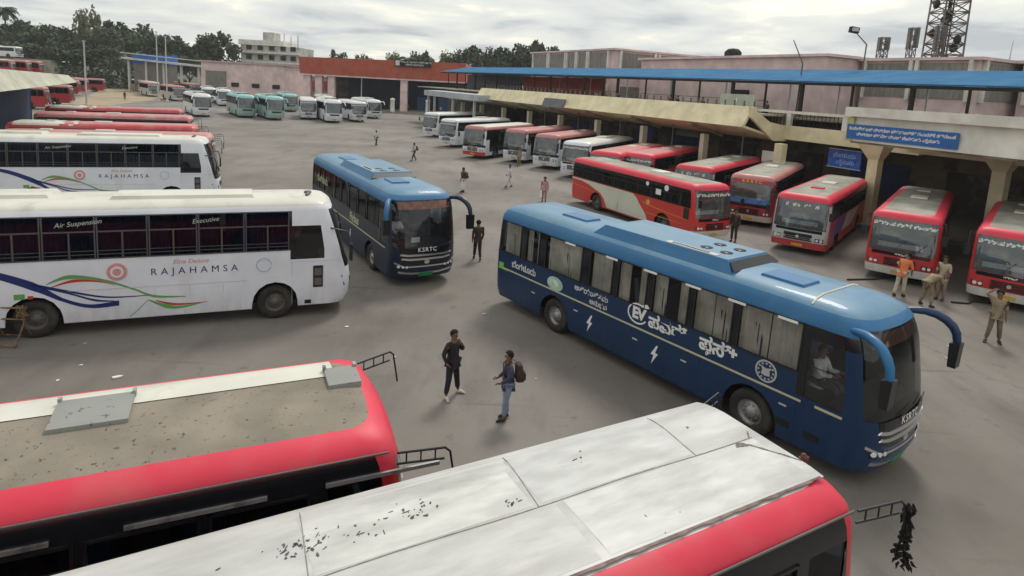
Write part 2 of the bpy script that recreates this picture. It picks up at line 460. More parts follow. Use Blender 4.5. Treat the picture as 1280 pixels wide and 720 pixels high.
    def curtains(s, m, frac=.5, rnd=None, z0=None, z1=None):
        rnd = rnd or random.Random(3)
        for o, g in s.glass.get('window', []):
            _, sides, j0, j1, x0, x1 = g
            if x1 - x0 < .5: continue
            side = -1 if sides == 'R' else 1
            za, zb = s.lv[j0][0] - .03, s.lv[j1][0] - .02
            b = MB()
            for (a, c) in rnd.choice([((0, .42), (.58, 1)), ((0, .48), (.5, 1)), ((0, .3), (.62, 1)), ((.05, .95),), ((0, .35), (.7, 1))]) if frac > .4 else rnd.choice([((0, .16),), ((.84, 1),), ((0, .2), (.85, 1))]):
                xa, xb = x0 + (x1 - x0) * a, x0 + (x1 - x0) * c; nn = max(6, int((xb - xa) / .02)); vs = []; fs = []
                for i in range(nn + 1):
                    t = i / nn; x = xa + (xb - xa) * t; yo = .02 * math.sin(t * (xb - xa) * 70) + .01 * math.sin(t * 31)
                    vs += [(x, side * (s.W - .10 + yo), za), (x, side * (s.W - .12 + yo), zb)]
                for i in range(nn): fs.append((2 * i, 2 * i + 2, 2 * i + 3, 2 * i + 1))
                b.add(vs, fs, 0, True)
            b.build('curtain', m, o, fix=False)
    def frames(s, m, mode='slide', side_only=None):
        """rubber surround and sliding bars of every side window"""
        for o, g in s.glass.get('window', []):
            _, sides, j0, j1, x0, x1 = g
            if x1 - x0 < .3: continue
            fn = s.right if sides == 'R' else s.left
            sg = 1 if sides == 'R' else -1
            za, zb = s.lv[j0][0], s.lv[j1][0]; b = MB()
            def bar(u0, u1, v0, v1, h=.012):
                b.prism([(u0 * sg, v0), (u1 * sg, v0), (u1 * sg, v1), (u0 * sg, v1)], -.016, h, fn)
            bar(x0, x1, za, za + .03); bar(x0, x1, zb - .03, zb); bar(x0, x0 + .03, za, zb); bar(x1 - .03, x1, za, zb)
            if mode == 'slide': xm = (x0 + x1) / 2; bar(xm - .015, xm + .015, za, zb - .25); bar(x0, x1, zb - .28, zb - .25)
            if mode == 'grid':
                zm = za + (zb - za) * .62; bar(x0, x1, zm, zm + .035); xm = (x0 + x1) / 2; bar(xm - .02, xm + .02, za, zm); bar(x0, x1, za + .12, za + .135, .02); bar(x0, x1, za + .22, za + .232, .02)
            b.build('window_frame', m, o)
    def decal(s, polys, fn, m, name='marking', label=None, h=.004):
        b = MB(); fr = fn(0, 1.0, 0)[0] > s.hl - .6 and fn(0, 1.0, 0)[0] > 0 and abs(fn(.3, 1.0, 0)[1] - .3) < .01
        zs = [q[0] for q in s.lv]
        for pl in polys:
            for c in clip_bands(pl, 1, zs):
                lo, hi = min(p[0] for p in c), max(p[0] for p in c)
                for d in (clip_bands(c, 0, [lo + (hi - lo) * k / max(1, int((hi - lo) / .12)) for k in range(1, max(1, int((hi - lo) / .12)))]) if fr else [c]): b.prism(d, -.003, h, fn)
        return b.build(name, m, s.root, label)
    def ribbon(s, pts, widths, fn, m, name='marking', label=None):
        """smooth tapering stripe through control points"""
        P = []; Wd = []
        for i in range(len(pts) - 1):
            p0 = pts[max(i - 1, 0)]; p1 = pts[i]; p2 = pts[i + 1]; p3 = pts[min(i + 2, len(pts) - 1)]
            for k in range(8):
                t = k / 8; P.append([.5 * (2 * p1[c] + (p2[c] - p0[c]) * t + (2 * p0[c] - 5 * p1[c] + 4 * p2[c] - p3[c]) * t * t + (3 * p1[c] - p0[c] - 3 * p2[c] + p3[c]) * t ** 3) for c in (0, 1)])
                Wd.append(widths[i] + (widths[i + 1] - widths[i]) * t)
        P.append(list(pts[-1])); Wd.append(widths[-1]); b = MB(); vs = []
        for (x, z), wd in zip(P, Wd): vs += [fn(x, z - wd / 2, .002), fn(x, z + wd / 2, .002)]
        b.add(vs, [(2 * i, 2 * i + 2, 2 * i + 3, 2 * i + 1) for i in range(len(P) - 1)])
        return b.build(name, m, s.root, label, fix=False)

def disc(cx, cy, rx, ry=None, n=24, a0=0, a1=360):
    ry = ry or rx
    return [(cx + rx * math.cos(R(a0 + (a1 - a0) * k / n)), cy + ry * math.sin(R(a0 + (a1 - a0) * k / n))) for k in range(n)]
def rect(u0, u1, v0, v1): return [(u0, v0), (u1, v0), (u1, v1), (u0, v1)]

# ---- paints for buses
paint = lambda n, c, d=(.2, .18, .15), r=.35, back=INS, **k: mat(n, c, r, var=k.pop('var', .06), skirt=k.pop('skirt', .5), spot=d, spot_scale=k.pop('ss', 1.3), spot_lo=k.pop('lo', .52), spot_hi=k.pop('hi', .95), back=back, coat=k.pop('coat', .15), **k)
P_BLUE = paint('deep_blue_paint', (.003, .028, .088), (.008, .038, .095), skirt=.14, coat=.05)
P_NAVY = paint('navy_paint', (.004, .013, .042), (.010, .02, .045), skirt=.06, coat=.05)
P_SKY = paint('sky_blue_roof_paint', (.010, .125, .30), (.04, .17, .30), r=.48, lo=.46, hi=.9)
P_SKYB = paint('light_blue_roof_paint', (.085, .21, .34), (.16, .27, .35), r=.5, lo=.4, hi=.8)
P_WHITE = paint('coach_white_paint', (.74, .76, .83), (.62, .61, .62), skirt=.4)
P_WROOF = paint('weathered_white_roof', (.62, .61, .54), (.40, .38, .32), r=.6, lo=.5, hi=.85)
P_TEAL = paint('pale_teal_paint', (.30, .46, .44), (.25, .34, .33))
P_TROOF = paint('teal_roof_paint', (.26, .50, .48), (.35, .45, .42), r=.5)
P_RED = paint('bus_red_paint', (.52, .028, .030), (.33, .05, .04))
P_REDR = paint('red_roof_paint', (.66, .028, .065), (.55, .10, .11), coat=0, r=.5, lo=.48, hi=.9)
P_DRED = paint('dull_red_paint', (.36, .022, .030), (.25, .04, .04))
P_PINK = paint('faded_red_roof', (.50, .17, .165), (.40, .26, .24), r=.6, lo=.42, hi=.8)
P_ORED = paint('orange_red_paint', (.58, .032, .026), (.40, .07, .04))
P_SILV = paint('silver_paint', (.50, .50, .49), (.34, .33, .31))
P_GROOF = mat('dusty_grey_roof', (.26, .25, .21), .85, spot=(.40, .39, .34), spot_scale=.9, spot_lo=.45, spot_hi=.7, back=INS)
P_DIRT = mat('dirty_brown_roof', (.235, .205, .165), .92, spot=(.07, .06, .05), spot_scale=16, spot_lo=.61, spot_hi=.66, back=INS, var=.16, var_scale=1.6, bump=.3, bump_scale=12)
P_SHEET = mat('white_sheet_roof', (.53, .53, .52), .45, spot=(.29, .285, .27), spot_scale=.9, spot_lo=.42, spot_hi=.74, var=.10, var_scale=3, stretch=(.45, 1.5, 1), back=INS, bump=.25, bump_scale=2.2)
P_BUMP = paint('white_bumper_paint', (.66, .65, .60), (.4, .38, .34))

# ---- coach with deep windscreen (blue, white and teal variants)
def coach(name, lower, roofm, roof2, detail=2, L=11.76, blue=True, glassm=None, H=1.0):
    lv = [(.32, .03, .14, .12), (.60, 0, .03, .03), (1.16, 0, 0, 0), (1.40, 0, .01, 0), (1.84, 0, .07, 0), (2.62, .02, .20, .05),
          (2.87, .035, .28, .08), (3.04, .06, .36, .11), (3.20, .15, .48, .18), (3.31, .34, .70, .32), (3.37, .62, 1.0, .6)]
    lv = [(z if z < 1.3 else 1.3 + (z - 1.3) * H, a, b, c) for z, a, b, c in lv]
    edges = [(-5.48, -4.56), (-4.31, -3.66), (-3.38, -1.82), (-1.51, -.65), (-.47, .51), (.69, 1.75), (1.89, 2.91), (3.05, 4.45)]
    k = L / 11.76
    wr = [(a * k, b * k) for a, b in edges]; wd = (4.62, 5.36)
    gl = [('window', 'R', 4, 6, a - .001, b + .001) for a, b in wr] + [('driver_window', 'R', 3, 5, *wd)]
    gl += [('window', 'L', 4, 6, a - .001, b + .001) for a, b in wr]
    gl += [('windscreen', ('CR', 'F', 'CL'), 3, 7 if blue else 6, 2, 0), ('rear_window', ('B',), 5, 6, 0, 0)]
    gl[-1] = ('rear_window', ('B',), 4, 6, 0, 0)
    def pt(j, tg):
        if tg[0] == 'T': return 3
        if j >= 8: return 3
        if j >= 6: return 2
        if tg[0] in 'RL':
            if j >= 4 and (tg[1] < 4.6): return 1
            if j >= 3 and 4.45 < tg[1] < 5.40: return 1 if 4.62 > tg[1] else (1 if j >= 5 else 0)
            if j == 5 and tg[1] > 4.5: return 1
            return 0
        if tg[0] == 'F' and blue and j >= 2: return 1
        if tg[0] in ('CR', 'CL') and j >= 5: return 2 if j > 5 else 1
        if tg[0] == 'F' and j == 1 and not blue: return 0
        return 0
    sp = dict(L=L, levels=lv, bulge=.16, rf=.42, wheels=(-2.85 * k, 3.5 * k), win_r=wr + [wd], win_l=wr, glaze=gl, paint=pt, rims=detail > 0, bright_rim=True,
              mats=[lower, M['band'], roofm, roof2], glass=dict(window=glassm or GL_SIDE, driver_window=GL_WSD, windscreen=GL_WSD if blue else GL_WS, rear_window=GL_DARK))
    B = Bus(name, sp); hl = B.hl; rt_ = B.root
    # roof air conditioner with chamfered housing
    a = MB(); z0, z1 = B.lv[-2][0] - .05, B.lv[-1][0] + .17
    bot = [(-1.75, -.98), (2.62, -.98), (2.62, .98), (-1.75, .98)]; top = [(-1.45, -.82), (2.35, -.80), (2.35, .80), (-1.45, .82)]
    a.hexa([(x, y, z0) for x, y in bot], [(x, y, z1) for x, y in top])
    ac = a.build('air_conditioner', roofm, rt_)
    ft = MB(); ft.prism([(-1.44, -.80), (2.34, -.78), (2.34, .78), (-1.44, .80)], 0, .006, lambda u, v, h: (u, v, z1 + h)); ft.build('housing_top', roof2, ac); z1 += .006
    if detail:
        for (x, y) in ((1.4, .3), (1.4, -.25), (1.95, .3), (1.95, -.25)):
            f = MB(); f.lathe([(.15, .0), (.15, .008), (0, .009)], 18, axis='z', c=(x, y, z1)); f.build('cooling_fan', M['black'], ac)
        f = MB(); f.prism(rect(.55, 2.0, -.76, -.56), 0, .012, lambda u, v, h: (u, v, z1 + h)); f.build('vent_panel', M['lightgrey'], ac)
        f = MB()
        for kx in range(12): f.prism(rect(.72 + kx * .09, .77 + kx * .09, -.72, -.61), .013, .018, lambda u, v, h: (u, v, z1 + h))
        f.build('vent_grille', M['under'], ac)
        f = MB(); f.hexa([(2.60, -.93, z0 + .1), (2.63, -.93, z0 + .1), (2.63, .93, z0 + .1), (2.60, .93, z0 + .1)], [(2.39, -.78, z1 - .03), (2.41, -.78, z1 - .03), (2.41, .78, z1 - .03), (2.39, .78, z1 - .03)])
        f.build('intake_grille', M['black'], ac)
        for (x, y0, y1, dxx) in ((-3.0, -.55, .05, .55), (3.55, -.62, .08, .5)):
            f = MB(); zt = B.lv[-1][0]
            f.hexa([(x - dxx, y0, zt - .02), (x + dxx, y0, zt - .02), (x + dxx, y1, zt - .02), (x - dxx, y1, zt - .02)], [(x - dxx + .04, y0 + .03, zt + .055), (x + dxx - .04, y0 + .03, zt + .055), (x + dxx - .04, y1 - .03, zt + .055), (x - dxx + .04, y1 - .03, zt + .055)])
            f.build('roof_hatch', roofm, rt_)
    # horn mirrors
    for sd in (-1, 1):
        mm = MB(); zb = B.lv[7][0] - .05
        P = [(hl - .62, sd * 1.10, zb), (hl - .44, sd * 1.21, zb + .05), (hl - .26, sd * 1.31, zb + .07), (hl - .08, sd * 1.40, zb + .04), (hl + .08, sd * 1.47, zb - .04), (hl + .19, sd * 1.53, zb - .15), (hl + .26, sd * 1.56, zb - .28), (hl + .30, sd * 1.58, zb - .50)]
        mm.tube(P, [.06, .07, .08, .086, .088, .087, .082, .07], 12)
        arm = mm.build('mirror_arm', roofm if (sd < 0 or not blue) else lower, rt_)
        h = MB(); h.hexa([(hl + .22, sd * 1.58 - .13, zb - .98), (hl + .36, sd * 1.58 - .12, zb - .98), (hl + .36, sd * 1.58 + .12, zb - .98), (hl + .22, sd * 1.58 + .13, zb - .98)],
                         [(hl + .20, sd * 1.58 - .14, zb - .48), (hl + .38, sd * 1.58 - .12, zb - .46), (hl + .38, sd * 1.58 + .12, zb - .46), (hl + .20, sd * 1.58 + .14, zb - .48)])
        h.build('mirror', M['black'], arm)
    # dashboard, wheel, seats
    d = MB(); d.hexa([(hl - .95, -1.1, 1.2), (hl - .3, -1.05, 1.2), (hl - .3, 1.05, 1.2), (hl - .95, 1.1, 1.2)], [(hl - .8, -1.1, 1.52), (hl - .35, -1.0, 1.46), (hl - .35, 1.0, 1.46), (hl - .8, 1.1, 1.52)])
    d.build('dashboard', M['under'], rt_)
    if detail:
        B.seats(-4.9, 3.6, M['seat'])
        t = MB(); t.lathe([(.24, -.015), (.255, 0), (.24, .015), (.225, 0), (.24, -.015)], 20, axis='z')
        t.tube([(0, 0, 0), (.0, 0, -.3)], .03); t.tube([(-.22, 0, 0), (.22, 0, 0)], .012)
        o = t.build('steering_wheel', M['black'], rt_); o.location = (hl - 1.15, -.6, 1.72); o.rotation_euler = (0, R(-35), 0)
        b = MB(); b.box(-.25, .2, -.25, .25, 0, .15); b.box(-.32, -.2, -.25, .25, .1, .85); o = b.build('driver_seat', M['seat'], rt_); o.location = (hl - 1.65, -.6, 1.42)
    # front lamps, trim
    if blue: B.decal([[(-.98, 1.40), (-.90, .98), (-.55, .84), (.55, .84), (.90, .98), (.98, 1.40)]], B.front, M['band'], 'nose_panel', h=.006)
    if detail:
        for sd in (-1, 1):
            h = MB(); h.prism([(sd * .62, .66), (sd * 1.02, .68), (sd * 1.12, .86), (sd * .78, .83)], -.02, .012, B.front); ho = h.build('headlight', M['black'], rt_)
            for q in range(3):
                l = MB(); l.prism(disc(sd * (.72 + .14 * q), .745 + .012 * q, .045, n=14), .012, .03, B.front); l.build('lamp', M['lamp'], ho)
        if blue:
            for (z, ww) in ((1.17, .98), (1.02, .94)):
                B.decal([[(-ww, z), (-ww + .3, z - .045), (ww - .3, z - .045), (ww, z), (ww - .05, z + .06), (ww - .3, z + .025), (-ww + .3, z + .025), (-ww + .05, z + .06)]], B.front, M['chrome'], 'chrome_strip', h=.02)
            B.decal([[(-1.0, .52), (-.5, .45), (.5, .45), (1.0, .52), (1.0, .60), (.5, .52), (-.5, .52), (-1.0, .60)]], B.front, M['chrome'], 'bumper_trim', h=.02)
            lettering([('KSRTC', .0, 1.345, .21, .002, 0, 1.2)], lambda u, v, h: B.front(u, v, .035), M['white'], rt_)
            B.decal([disc(0, .90, .10, .075)], B.front, M['chrome'], 'emblem', h=.02)
            B.decal([[(-1.12, .86), (-.8, .72), (.8, .72), (1.12, .86), (1.12, .92), (.8, .77), (-.8, .77), (-1.12, .92)]], B.front, M['chrome'], 'chrome_strip', h=.015)
            B.decal([rect(-.27, .27, .36, .50)], B.front, M['greenp'], 'number_plate', h=.03)
        else:
            B.decal([[(-.8, 1.28), (.8, 1.28), (.6, 1.05), (-.6, 1.05)]], B.front, M['black'], 'grille', h=.01)
            B.decal([rect(-.27, .27, .44, .58)], B.front, M['yellowp'], 'number_plate', h=.02)
        for y in (-.35, .4):
            wv = MB(); wv.tube([B.front(y, 1.44, .03), B.front(y + .55, 1.52, .03)], .012, 5); wv.build('wiper', M['black'], rt_)
    return B

def rajahamsa(name):
    lv = [(.37, .03, .16, .10), (.60, 0, .05, .03), (1.10, 0, 0, 0), (1.45, 0, .06, 0), (1.80, 0, .16, 0), (2.08, 0, .22, .01), (2.80, .02, .42, .06),
          (3.24, .045, .56, .1), (3.38, .09, .62, .16), (3.47, .22, .74, .3), (3.52, .45, .95, .5)]
    wr = [(-5.5 + i * 1.2, -5.5 + i * 1.2 + 1.17) for i in range(8)]; wd = (4.24, 5.06)
    gl = [('window', 'R', 5, 7, a - .001, b + .001) for a, b in wr] + [('driver_window', 'R', 4, 6, *wd)]
    gl += [('window', 'L', 5, 7, a - .001, b + .001) for a, b in wr]
    gl += [('windscreen', ('CR', 'F', 'CL'), 3, 7, 3, 0), ('rear_window', ('B',), 5, 7, 0, 0)]
    def pt(j, tg):
        if tg[0] == 'T' or j >= 8: return 2
        if tg[0] in 'RL':
            if j in (5, 6) and tg[1] < 4.15: return 1
            if 4.1 < tg[1] < 4.24 and j in (4, 5): return 1
        return 0
    sp = dict(L=11.55, levels=lv, bulge=.15, rf=.40, wheels=(-2.15, 3.68), win_r=wr + [wd, (4.1, 4.15)], win_l=wr, glaze=gl, paint=pt, rims=1,
              mats=[P_WHITE, M['band'], P_WROOF], glass=dict(window=GL_DARK, driver_window=GL_WSD, windscreen=GL_WSD, rear_window=GL_DARK))
    B = Bus(name, sp); rt_ = B.root; hl = B.hl
    B.frames(mat('grey_window_frame', (.075, .075, .08), .5), 'grid'); B.curtains(M['bcurtain'], .5, random.Random(8)); B.seats(-5, 3.6, M['seat'])
    # cab partition, dashboard, seat
    d = MB(); d.box(hl - .75, hl - .28, -1.05, 1.05, 1.2, 1.5); d.build('dashboard', M['under'], rt_)
    d = MB(); d.box(-.25, .2, -.25, .25, 0, .15); d.box(-.32, -.2, -.25, .25, .1, .85); o = d.build('driver_seat', M['seat'], rt_); o.location = (hl - 1.5, -.6, 1.4)
    navy = mat('livery_navy', (.008, .022, .14), .4, var=.08); green = mat('livery_green', (.12, .35, .09), .4, var=.08); red = mat('livery_red', (.50, .04, .03), .4, var=.08)
    rose = mat('livery_rose', (.62, .28, .28), .6, var=.2, var_scale=30); pale = mat('livery_pale_blue', (.42, .50, .62), .6)
    lav = mat('livery_orange', (.58, .22, .05), .4)
    r = B.right
    B.ribbon([(-5.6, 2.0), (-4.2, 2.0), (-3.2, 1.88), (-2.15, 1.44), (-1.5, 1.02), (-.9, .80), (-.25, .84)], [.03, .10, .17, .24, .10, .10, .15], r, navy)
    B.ribbon([(-2.15, 1.46), (-1.4, 1.20), (-.8, .96), (-.35, .90)], [.04, .045, .06, .02], r, navy)
    B.ribbon([(-2.15, 1.50), (-1.3, 1.22), (-.5, 1.02), (.45, 1.00)], [.03, .06, .045, .015], r, navy)
    B.ribbon([(-1.85, 1.46), (-1.35, 1.63), (-.6, 1.50), (.1, 1.20), (.6, .96), (1.35, .90)], [.02, .11, .06, .05, .07, .02], r, green)
    B.ribbon([(-1.75, 1.38), (-1.25, 1.52), (-.7, 1.47), (-.3, 1.34)], [.02, .08, .04, .01], r, red)
    B.ribbon([(.45, .86), (.85, .66), (1.2, .60), (1.75, .68)], [.03, .12, .07, .01], r, green)
    B.ribbon([(.62, .84), (.95, .72), (1.3, .68), (1.9, .70)], [.02, .07, .05, .01], r, red)
    B.ribbon([(-.02, .42), (.2, .62), (.44, .88)], [.02, .03, .02], r, green)
    B.decal([rect(-2.55, -2.32, 1.10, 1.24)], r, green); B.decal([rect(-2.26, -2.14, 1.10, 1.18)], r, red)
    lettering([('RAJAHAMSA', 1.6, 1.64, .27, 0, 0, 1.65)], r, navy, rt_)
    lettering([('Elite Deluxe', 1.5, 1.90, .17, .002, .25, 1.05)], r, rose, rt_)
    B.decal([disc(-.27, 1.70, .24), ], r, rose, 'emblem')
    B.decal([disc(-.27, 1.70, .155), ], r, P_WHITE, 'emblem', h=.008)
    B.decal([disc(-.27, 1.70, .10), ], r, rose, 'emblem', h=.012)
    B.decal([disc(3.38, 1.68, .21) + disc(3.38, 1.68, .185)[::-1]], r, pale, 'emblem')
    lettering([('Air Suspension', -1.1, 3.04, .175, 0, .3, 1.0, .10), ('Executive', 1.88, 3.04, .175, 0, .3, 1.0, .10)], lambda u, v, h: r(u, v, .01), mat('faded_green_lettering', (.42, .50, .44), .6), rt_)
    # side locker seams
    s_ = MB()
    for u in (.6, 1.45, 2.3): s_.prism(rect(u, u + .008, .42, 1.2), -.002, .003, r)
    s_.prism(rect(-1.4, 2.9, 1.24, 1.25), -.002, .003, r); s_.prism(rect(4.1, 5.5, 1.72, 1.728), -.002, .003, r)
    s_.prism(rect(4.14, 4.148, .42, 1.75), -.002, .003, r); s_.build('panel_seam', M['lightgrey'], rt_)
    v = MB(); v.prism(rect(4.74, 5.02, .92, 1.58), 0, .012, r); v.build('side_vent', M['black'], rt_)
    v = MB(); v.prism(rect(4.5, 4.68, .42, .54), 0, .01, r); v.build('step', M['black'], rt_)
    f = MB()
    for q in range(2): f.prism(rect(4.78, 4.98, .98 + q * .3, 1.2 + q * .3), .012, .018, r)
    f.build('vent_louvre', M['dim_steel'], rt_)
    # roof carrier rails, luggage pod and hatch
    zt = B.lv[-1][0]
    for (x0, x1, y0, y1) in ((-4.6, -1.9, -.2, .95), (-.6, 3.2, -.55, .6)):
        a = MB(); a.hexa([(x0, y0, zt - .08), (x1, y0, zt - .08), (x1, y1, zt - .08), (x0, y1, zt - .08)], [(x0 + .15, y0 + .1, zt + .09), (x1 - .15, y0 + .1, zt + .09), (x1 - .15, y1 - .1, zt + .09), (x0 + .15, y1 - .1, zt + .09)])
        a.build('roof_pod', P_WROOF, rt_)
    a = MB(); a.tube([(4.6, -.35, zt + .02), (4.72, -.1, zt + .08), (4.6, .2, zt + .02)], .05, 6); a.build('roof_aerial', M['dim_steel'], rt_)
    # front lights and mirror
    for sd in (-1, 1):
        h = MB(); h.prism([(sd * .80, .92), (sd * 1.15, .88), (sd * 1.20, 1.22), (sd * .92, 1.1)], -.02, .012, B.front); h.build('headlight', M['black'], rt_)
        mm = MB(); mm.tube([(hl - .62, sd * 1.1, 2.7), (hl - .05, sd * 1.35, 2.6), (hl + .05, sd * 1.42, 2.2)], .025, 6); arm = mm.build('mirror_arm', M['black'], rt_)
        h = MB(); h.box(hl + .0, hl + .07, sd * 1.42 - .11, sd * 1.42 + .11, 1.75, 2.25); h.build('mirror', M['black'], arm)
    B.decal([[(-.7, 1.25), (.7, 1.25), (.55, 1.0), (-.55, 1.0)]], B.front, M['black'], 'grille')
    B.decal([rect(-.27, .27, .48, .62)], B.front, M['yellowp'], 'number_plate', h=.02)
    return B

def statebus(name, style='red', roof='grey', detail=2, low=None, edge=None, bump=None, deep=False):
    """Boxy state transport bus; style sets the face, roof sets the colours on top"""
    white_face = style in ('white_band', 'white')
    lv = [(.34, .02, .06, .08), (.68, 0, .0, .02), (1.10, 0, 0, 0), (1.32, 0, .02, 0), (1.78, 0, .07, 0), (2.56, .01, .19, .03),
          (2.70, .02, .22, .04), (2.84, .05, .27, .06), (2.95, .15, .36, .14), (3.01, .36, .52, .3), (3.035, .60, .75, .5)]
    wr = [(-5.3 + i * 1.08, -5.3 + i * 1.08 + 1.0) for i in range(9)]; wd = (4.52, 5.12)
    gl = [('window', 'R', 4, 5, a - .001, b + .001) for a, b in wr] + [('driver_window', 'R', 4, 5, *wd)]
    wl = wr[:8]
    gl += [('window', 'L', 4, 5, a - .001, b + .001) for a, b in wl]
    gl += [('windscreen', ('CR', 'F', 'CL'), 3, 6, 3, 0), ('rear_window', ('B',), 4, 5, 0, 0)]
    low = low or (P_WHITE if white_face else P_RED); edge = edge or P_REDR
    roofs = dict(grey=P_GROOF, dirt=P_DIRT, sheet=P_SHEET, pink=P_PINK, white=P_WROOF)
    side2 = {'red': P_BUMP, 'silver': P_RED, 'kk': P_BUMP, 'white_band': P_WHITE, 'white': P_WHITE, 'orange': P_BUMP}[style]
    side2 = bump or side2
    def pt(j, tg):
        if tg[0] == 'T' or j >= 9: return 3
        if j >= 8: return 3 if tg[0] in 'RLB' and roof in ('white',) else 2
        if j >= 5: return 1 if ((j == 5 or (deep and j == 6)) and tg[0] in 'RL') else 2
        if tg[0] in 'RL' and (j == 4 or (style == 'white_band' and 1 <= j < 4 and tg[1] < 4.5)): return 1
        if tg[0] in ('CR', 'F', 'CL'):
            if j == 0: return 4
            if j == 1 and style == 'red': return 0
            if style == 'silver': return 5
            if j == 2 and style == 'white_band': return 1
            return 0
        return 0
    sp = dict(L=11.1, levels=lv, bulge=.10, rf=.24, wheels=(-2.7, 3.25), win_r=wr + [wd], win_l=wl, glaze=gl, paint=pt, rims=detail > 0,
              mats=[low, M['band'], edge, roofs[roof], side2, P_SILV], glass=dict(window=GL_DARK, driver_window=GL_DARK, windscreen=GL_WS, rear_window=GL_DARK))
    B = Bus(name, sp); rt_ = B.root; hl = B.hl
    if detail: B.frames(M['black'], 'slide')
    if detail > 1: B.curtains(M['bcurtain'], .2, random.Random(5)); B.seats(-4.8, 3.4, M['seat'])
    d = MB(); d.box(hl - .75, hl - .2, -1.05, 1.05, 1.2, 1.42); d.build('dashboard', M['under'], rt_)
    # grille and lights
    g = MB(); zg = .98 if style != 'silver' else 1.0
    for q in range(4): g.prism(rect(-.55, .55, .76 + q * .09, .80 + q * .09), -.002, .075, B.front)
    g.build('grille', M['black'], rt_)
    B.decal([disc(0, .93, .075)], B.front, M['chrome'], 'emblem', h=.085)
    B.decal([rect(-1.02, 1.02, 1.17, 1.31)], B.front, M['band'], 'black_panel', h=.006)
    if style == 'silver': B.decal([rect(-.62, .62, .74, .80), rect(-.62, .62, .92, 1.08)], B.front, M['black'], 'grille_surround', h=.008)
    for sd in (-1, 1):
        h = MB(); h.prism(rect(sd * .94 - .19, sd * .94 + .17, .74, .93), -.005, .006, B.front); ho = h.build('headlight', M['black'], rt_)
        for q in (-.085, .085):
            l = MB(); l.prism(disc(sd * .93 + q, .835, .065, n=14), .006, .022, B.front); l.build('lamp', M['lamp'], ho)
        # ladder type mirror arms
        mm = MB(); zb = 2.80
        for dz in (0, -.13): mm.tube([(hl - .25, sd * 1.2, zb + dz), (hl + .28, sd * 1.35, zb + dz + .05)], .014, 5)
        for t in (.2, .5, .8): mm.tube([(hl - .25 + .53 * t, sd * (1.2 + .15 * t), zb + .05 * t), (hl - .25 + .53 * t, sd * (1.2 + .15 * t), zb - .13 + .05 * t)], .010, 5)
        mm.tube([(hl + .28, sd * 1.35, zb + .05), (hl + .34, sd * 1.36, zb), (hl + .42, sd * 1.38, zb - .45)], .014, 5)
        arm = mm.build('mirror_arm', M['black'], rt_)
        if not deep:
            h = MB(); h.box(hl + .36, hl + .40, sd * 1.38 - .10, sd * 1.38 + .10, zb - .85, zb - .45); h.build('mirror', M['black'], arm)
    B.decal([rect(-.25, .25, .42, .55)], B.front, M['yellowp'], 'number_plate', h=.02)
    if detail:
        for y in (-.3, .45):
            wv = MB(); wv.tube([B.front(y, 1.36, .03), B.front(y + .4, 1.85, .03)], .012, 5); wv.build('wiper', M['black'], rt_)
        s_ = MB(); s_.box(hl - .5, hl - .42, -.9, .7, 1.42, 1.62); s_.build('route_board', M['white'], rt_)
    inf = lambda u, v, h: B.front(u, v, .004)
    if style in ('white_band',):
        lettering([('KSRTC', 0, 1.21, .24, .012, 0, 1.7)], inf, M['white'], rt_)
    elif style == 'kk':
        B.decal([rect(-1.0, 1.0, 2.52, 2.74)], B.front, P_DRED, 'destination_board'); lettering([('KKRTC', 0, 2.63, .22, .008, 0, 1.8)], lambda u, v, h: B.front(u, v, .01), M['yellowp'], rt_)
        B.decal([rect(-1.08, 1.08, 1.36, 1.62)], B.front, mat('blue_sunstrip', (.05, .18, .45), .3), 'blue_strip', h=.002)
    elif style == 'silver':
        lettering([('ಕ ಸಾ ರಿ ಸ', 0, 2.46, .22, .008, 0, 1.6)], inf, M['white'], rt_)
    else:
        lettering([('ಕರ್ನಾಟಕ ಸಾರಿಗೆ ಚಾಮರಾಜ', 0, 2.47, .19, .01, 0, 1.0)], inf, M['white'], rt_)
        lettering([('ಕರ್ನಾಟಕ', 0, 1.24, .10, .004, 0, 1.0)], lambda u, v, h: B.front(u, v, .012), M['white'], rt_)
    return B

def hatch(B, x0, x1, y0, y1, m, h=.06):
    z = B.lv[-1][0]; b = MB(); b.hexa([(x0, y0, z - .03), (x1, y0, z - .03), (x1, y1, z - .03), (x0, y1, z - .03)], [(x0 + .02, y0 + .02, z + h), (x1 - .02, y0 + .02, z + h), (x1 - .02, y1 - .02, z + h), (x0 + .02, y1 - .02, z + h)])
    return b.build('roof_hatch', m, B.root)

def place(root, x, y, deg, hz=1.0):
    root.location = (x, y, 0); root.rotation_euler = (0, 0, R(deg)); root.scale = (1, 1, hz)

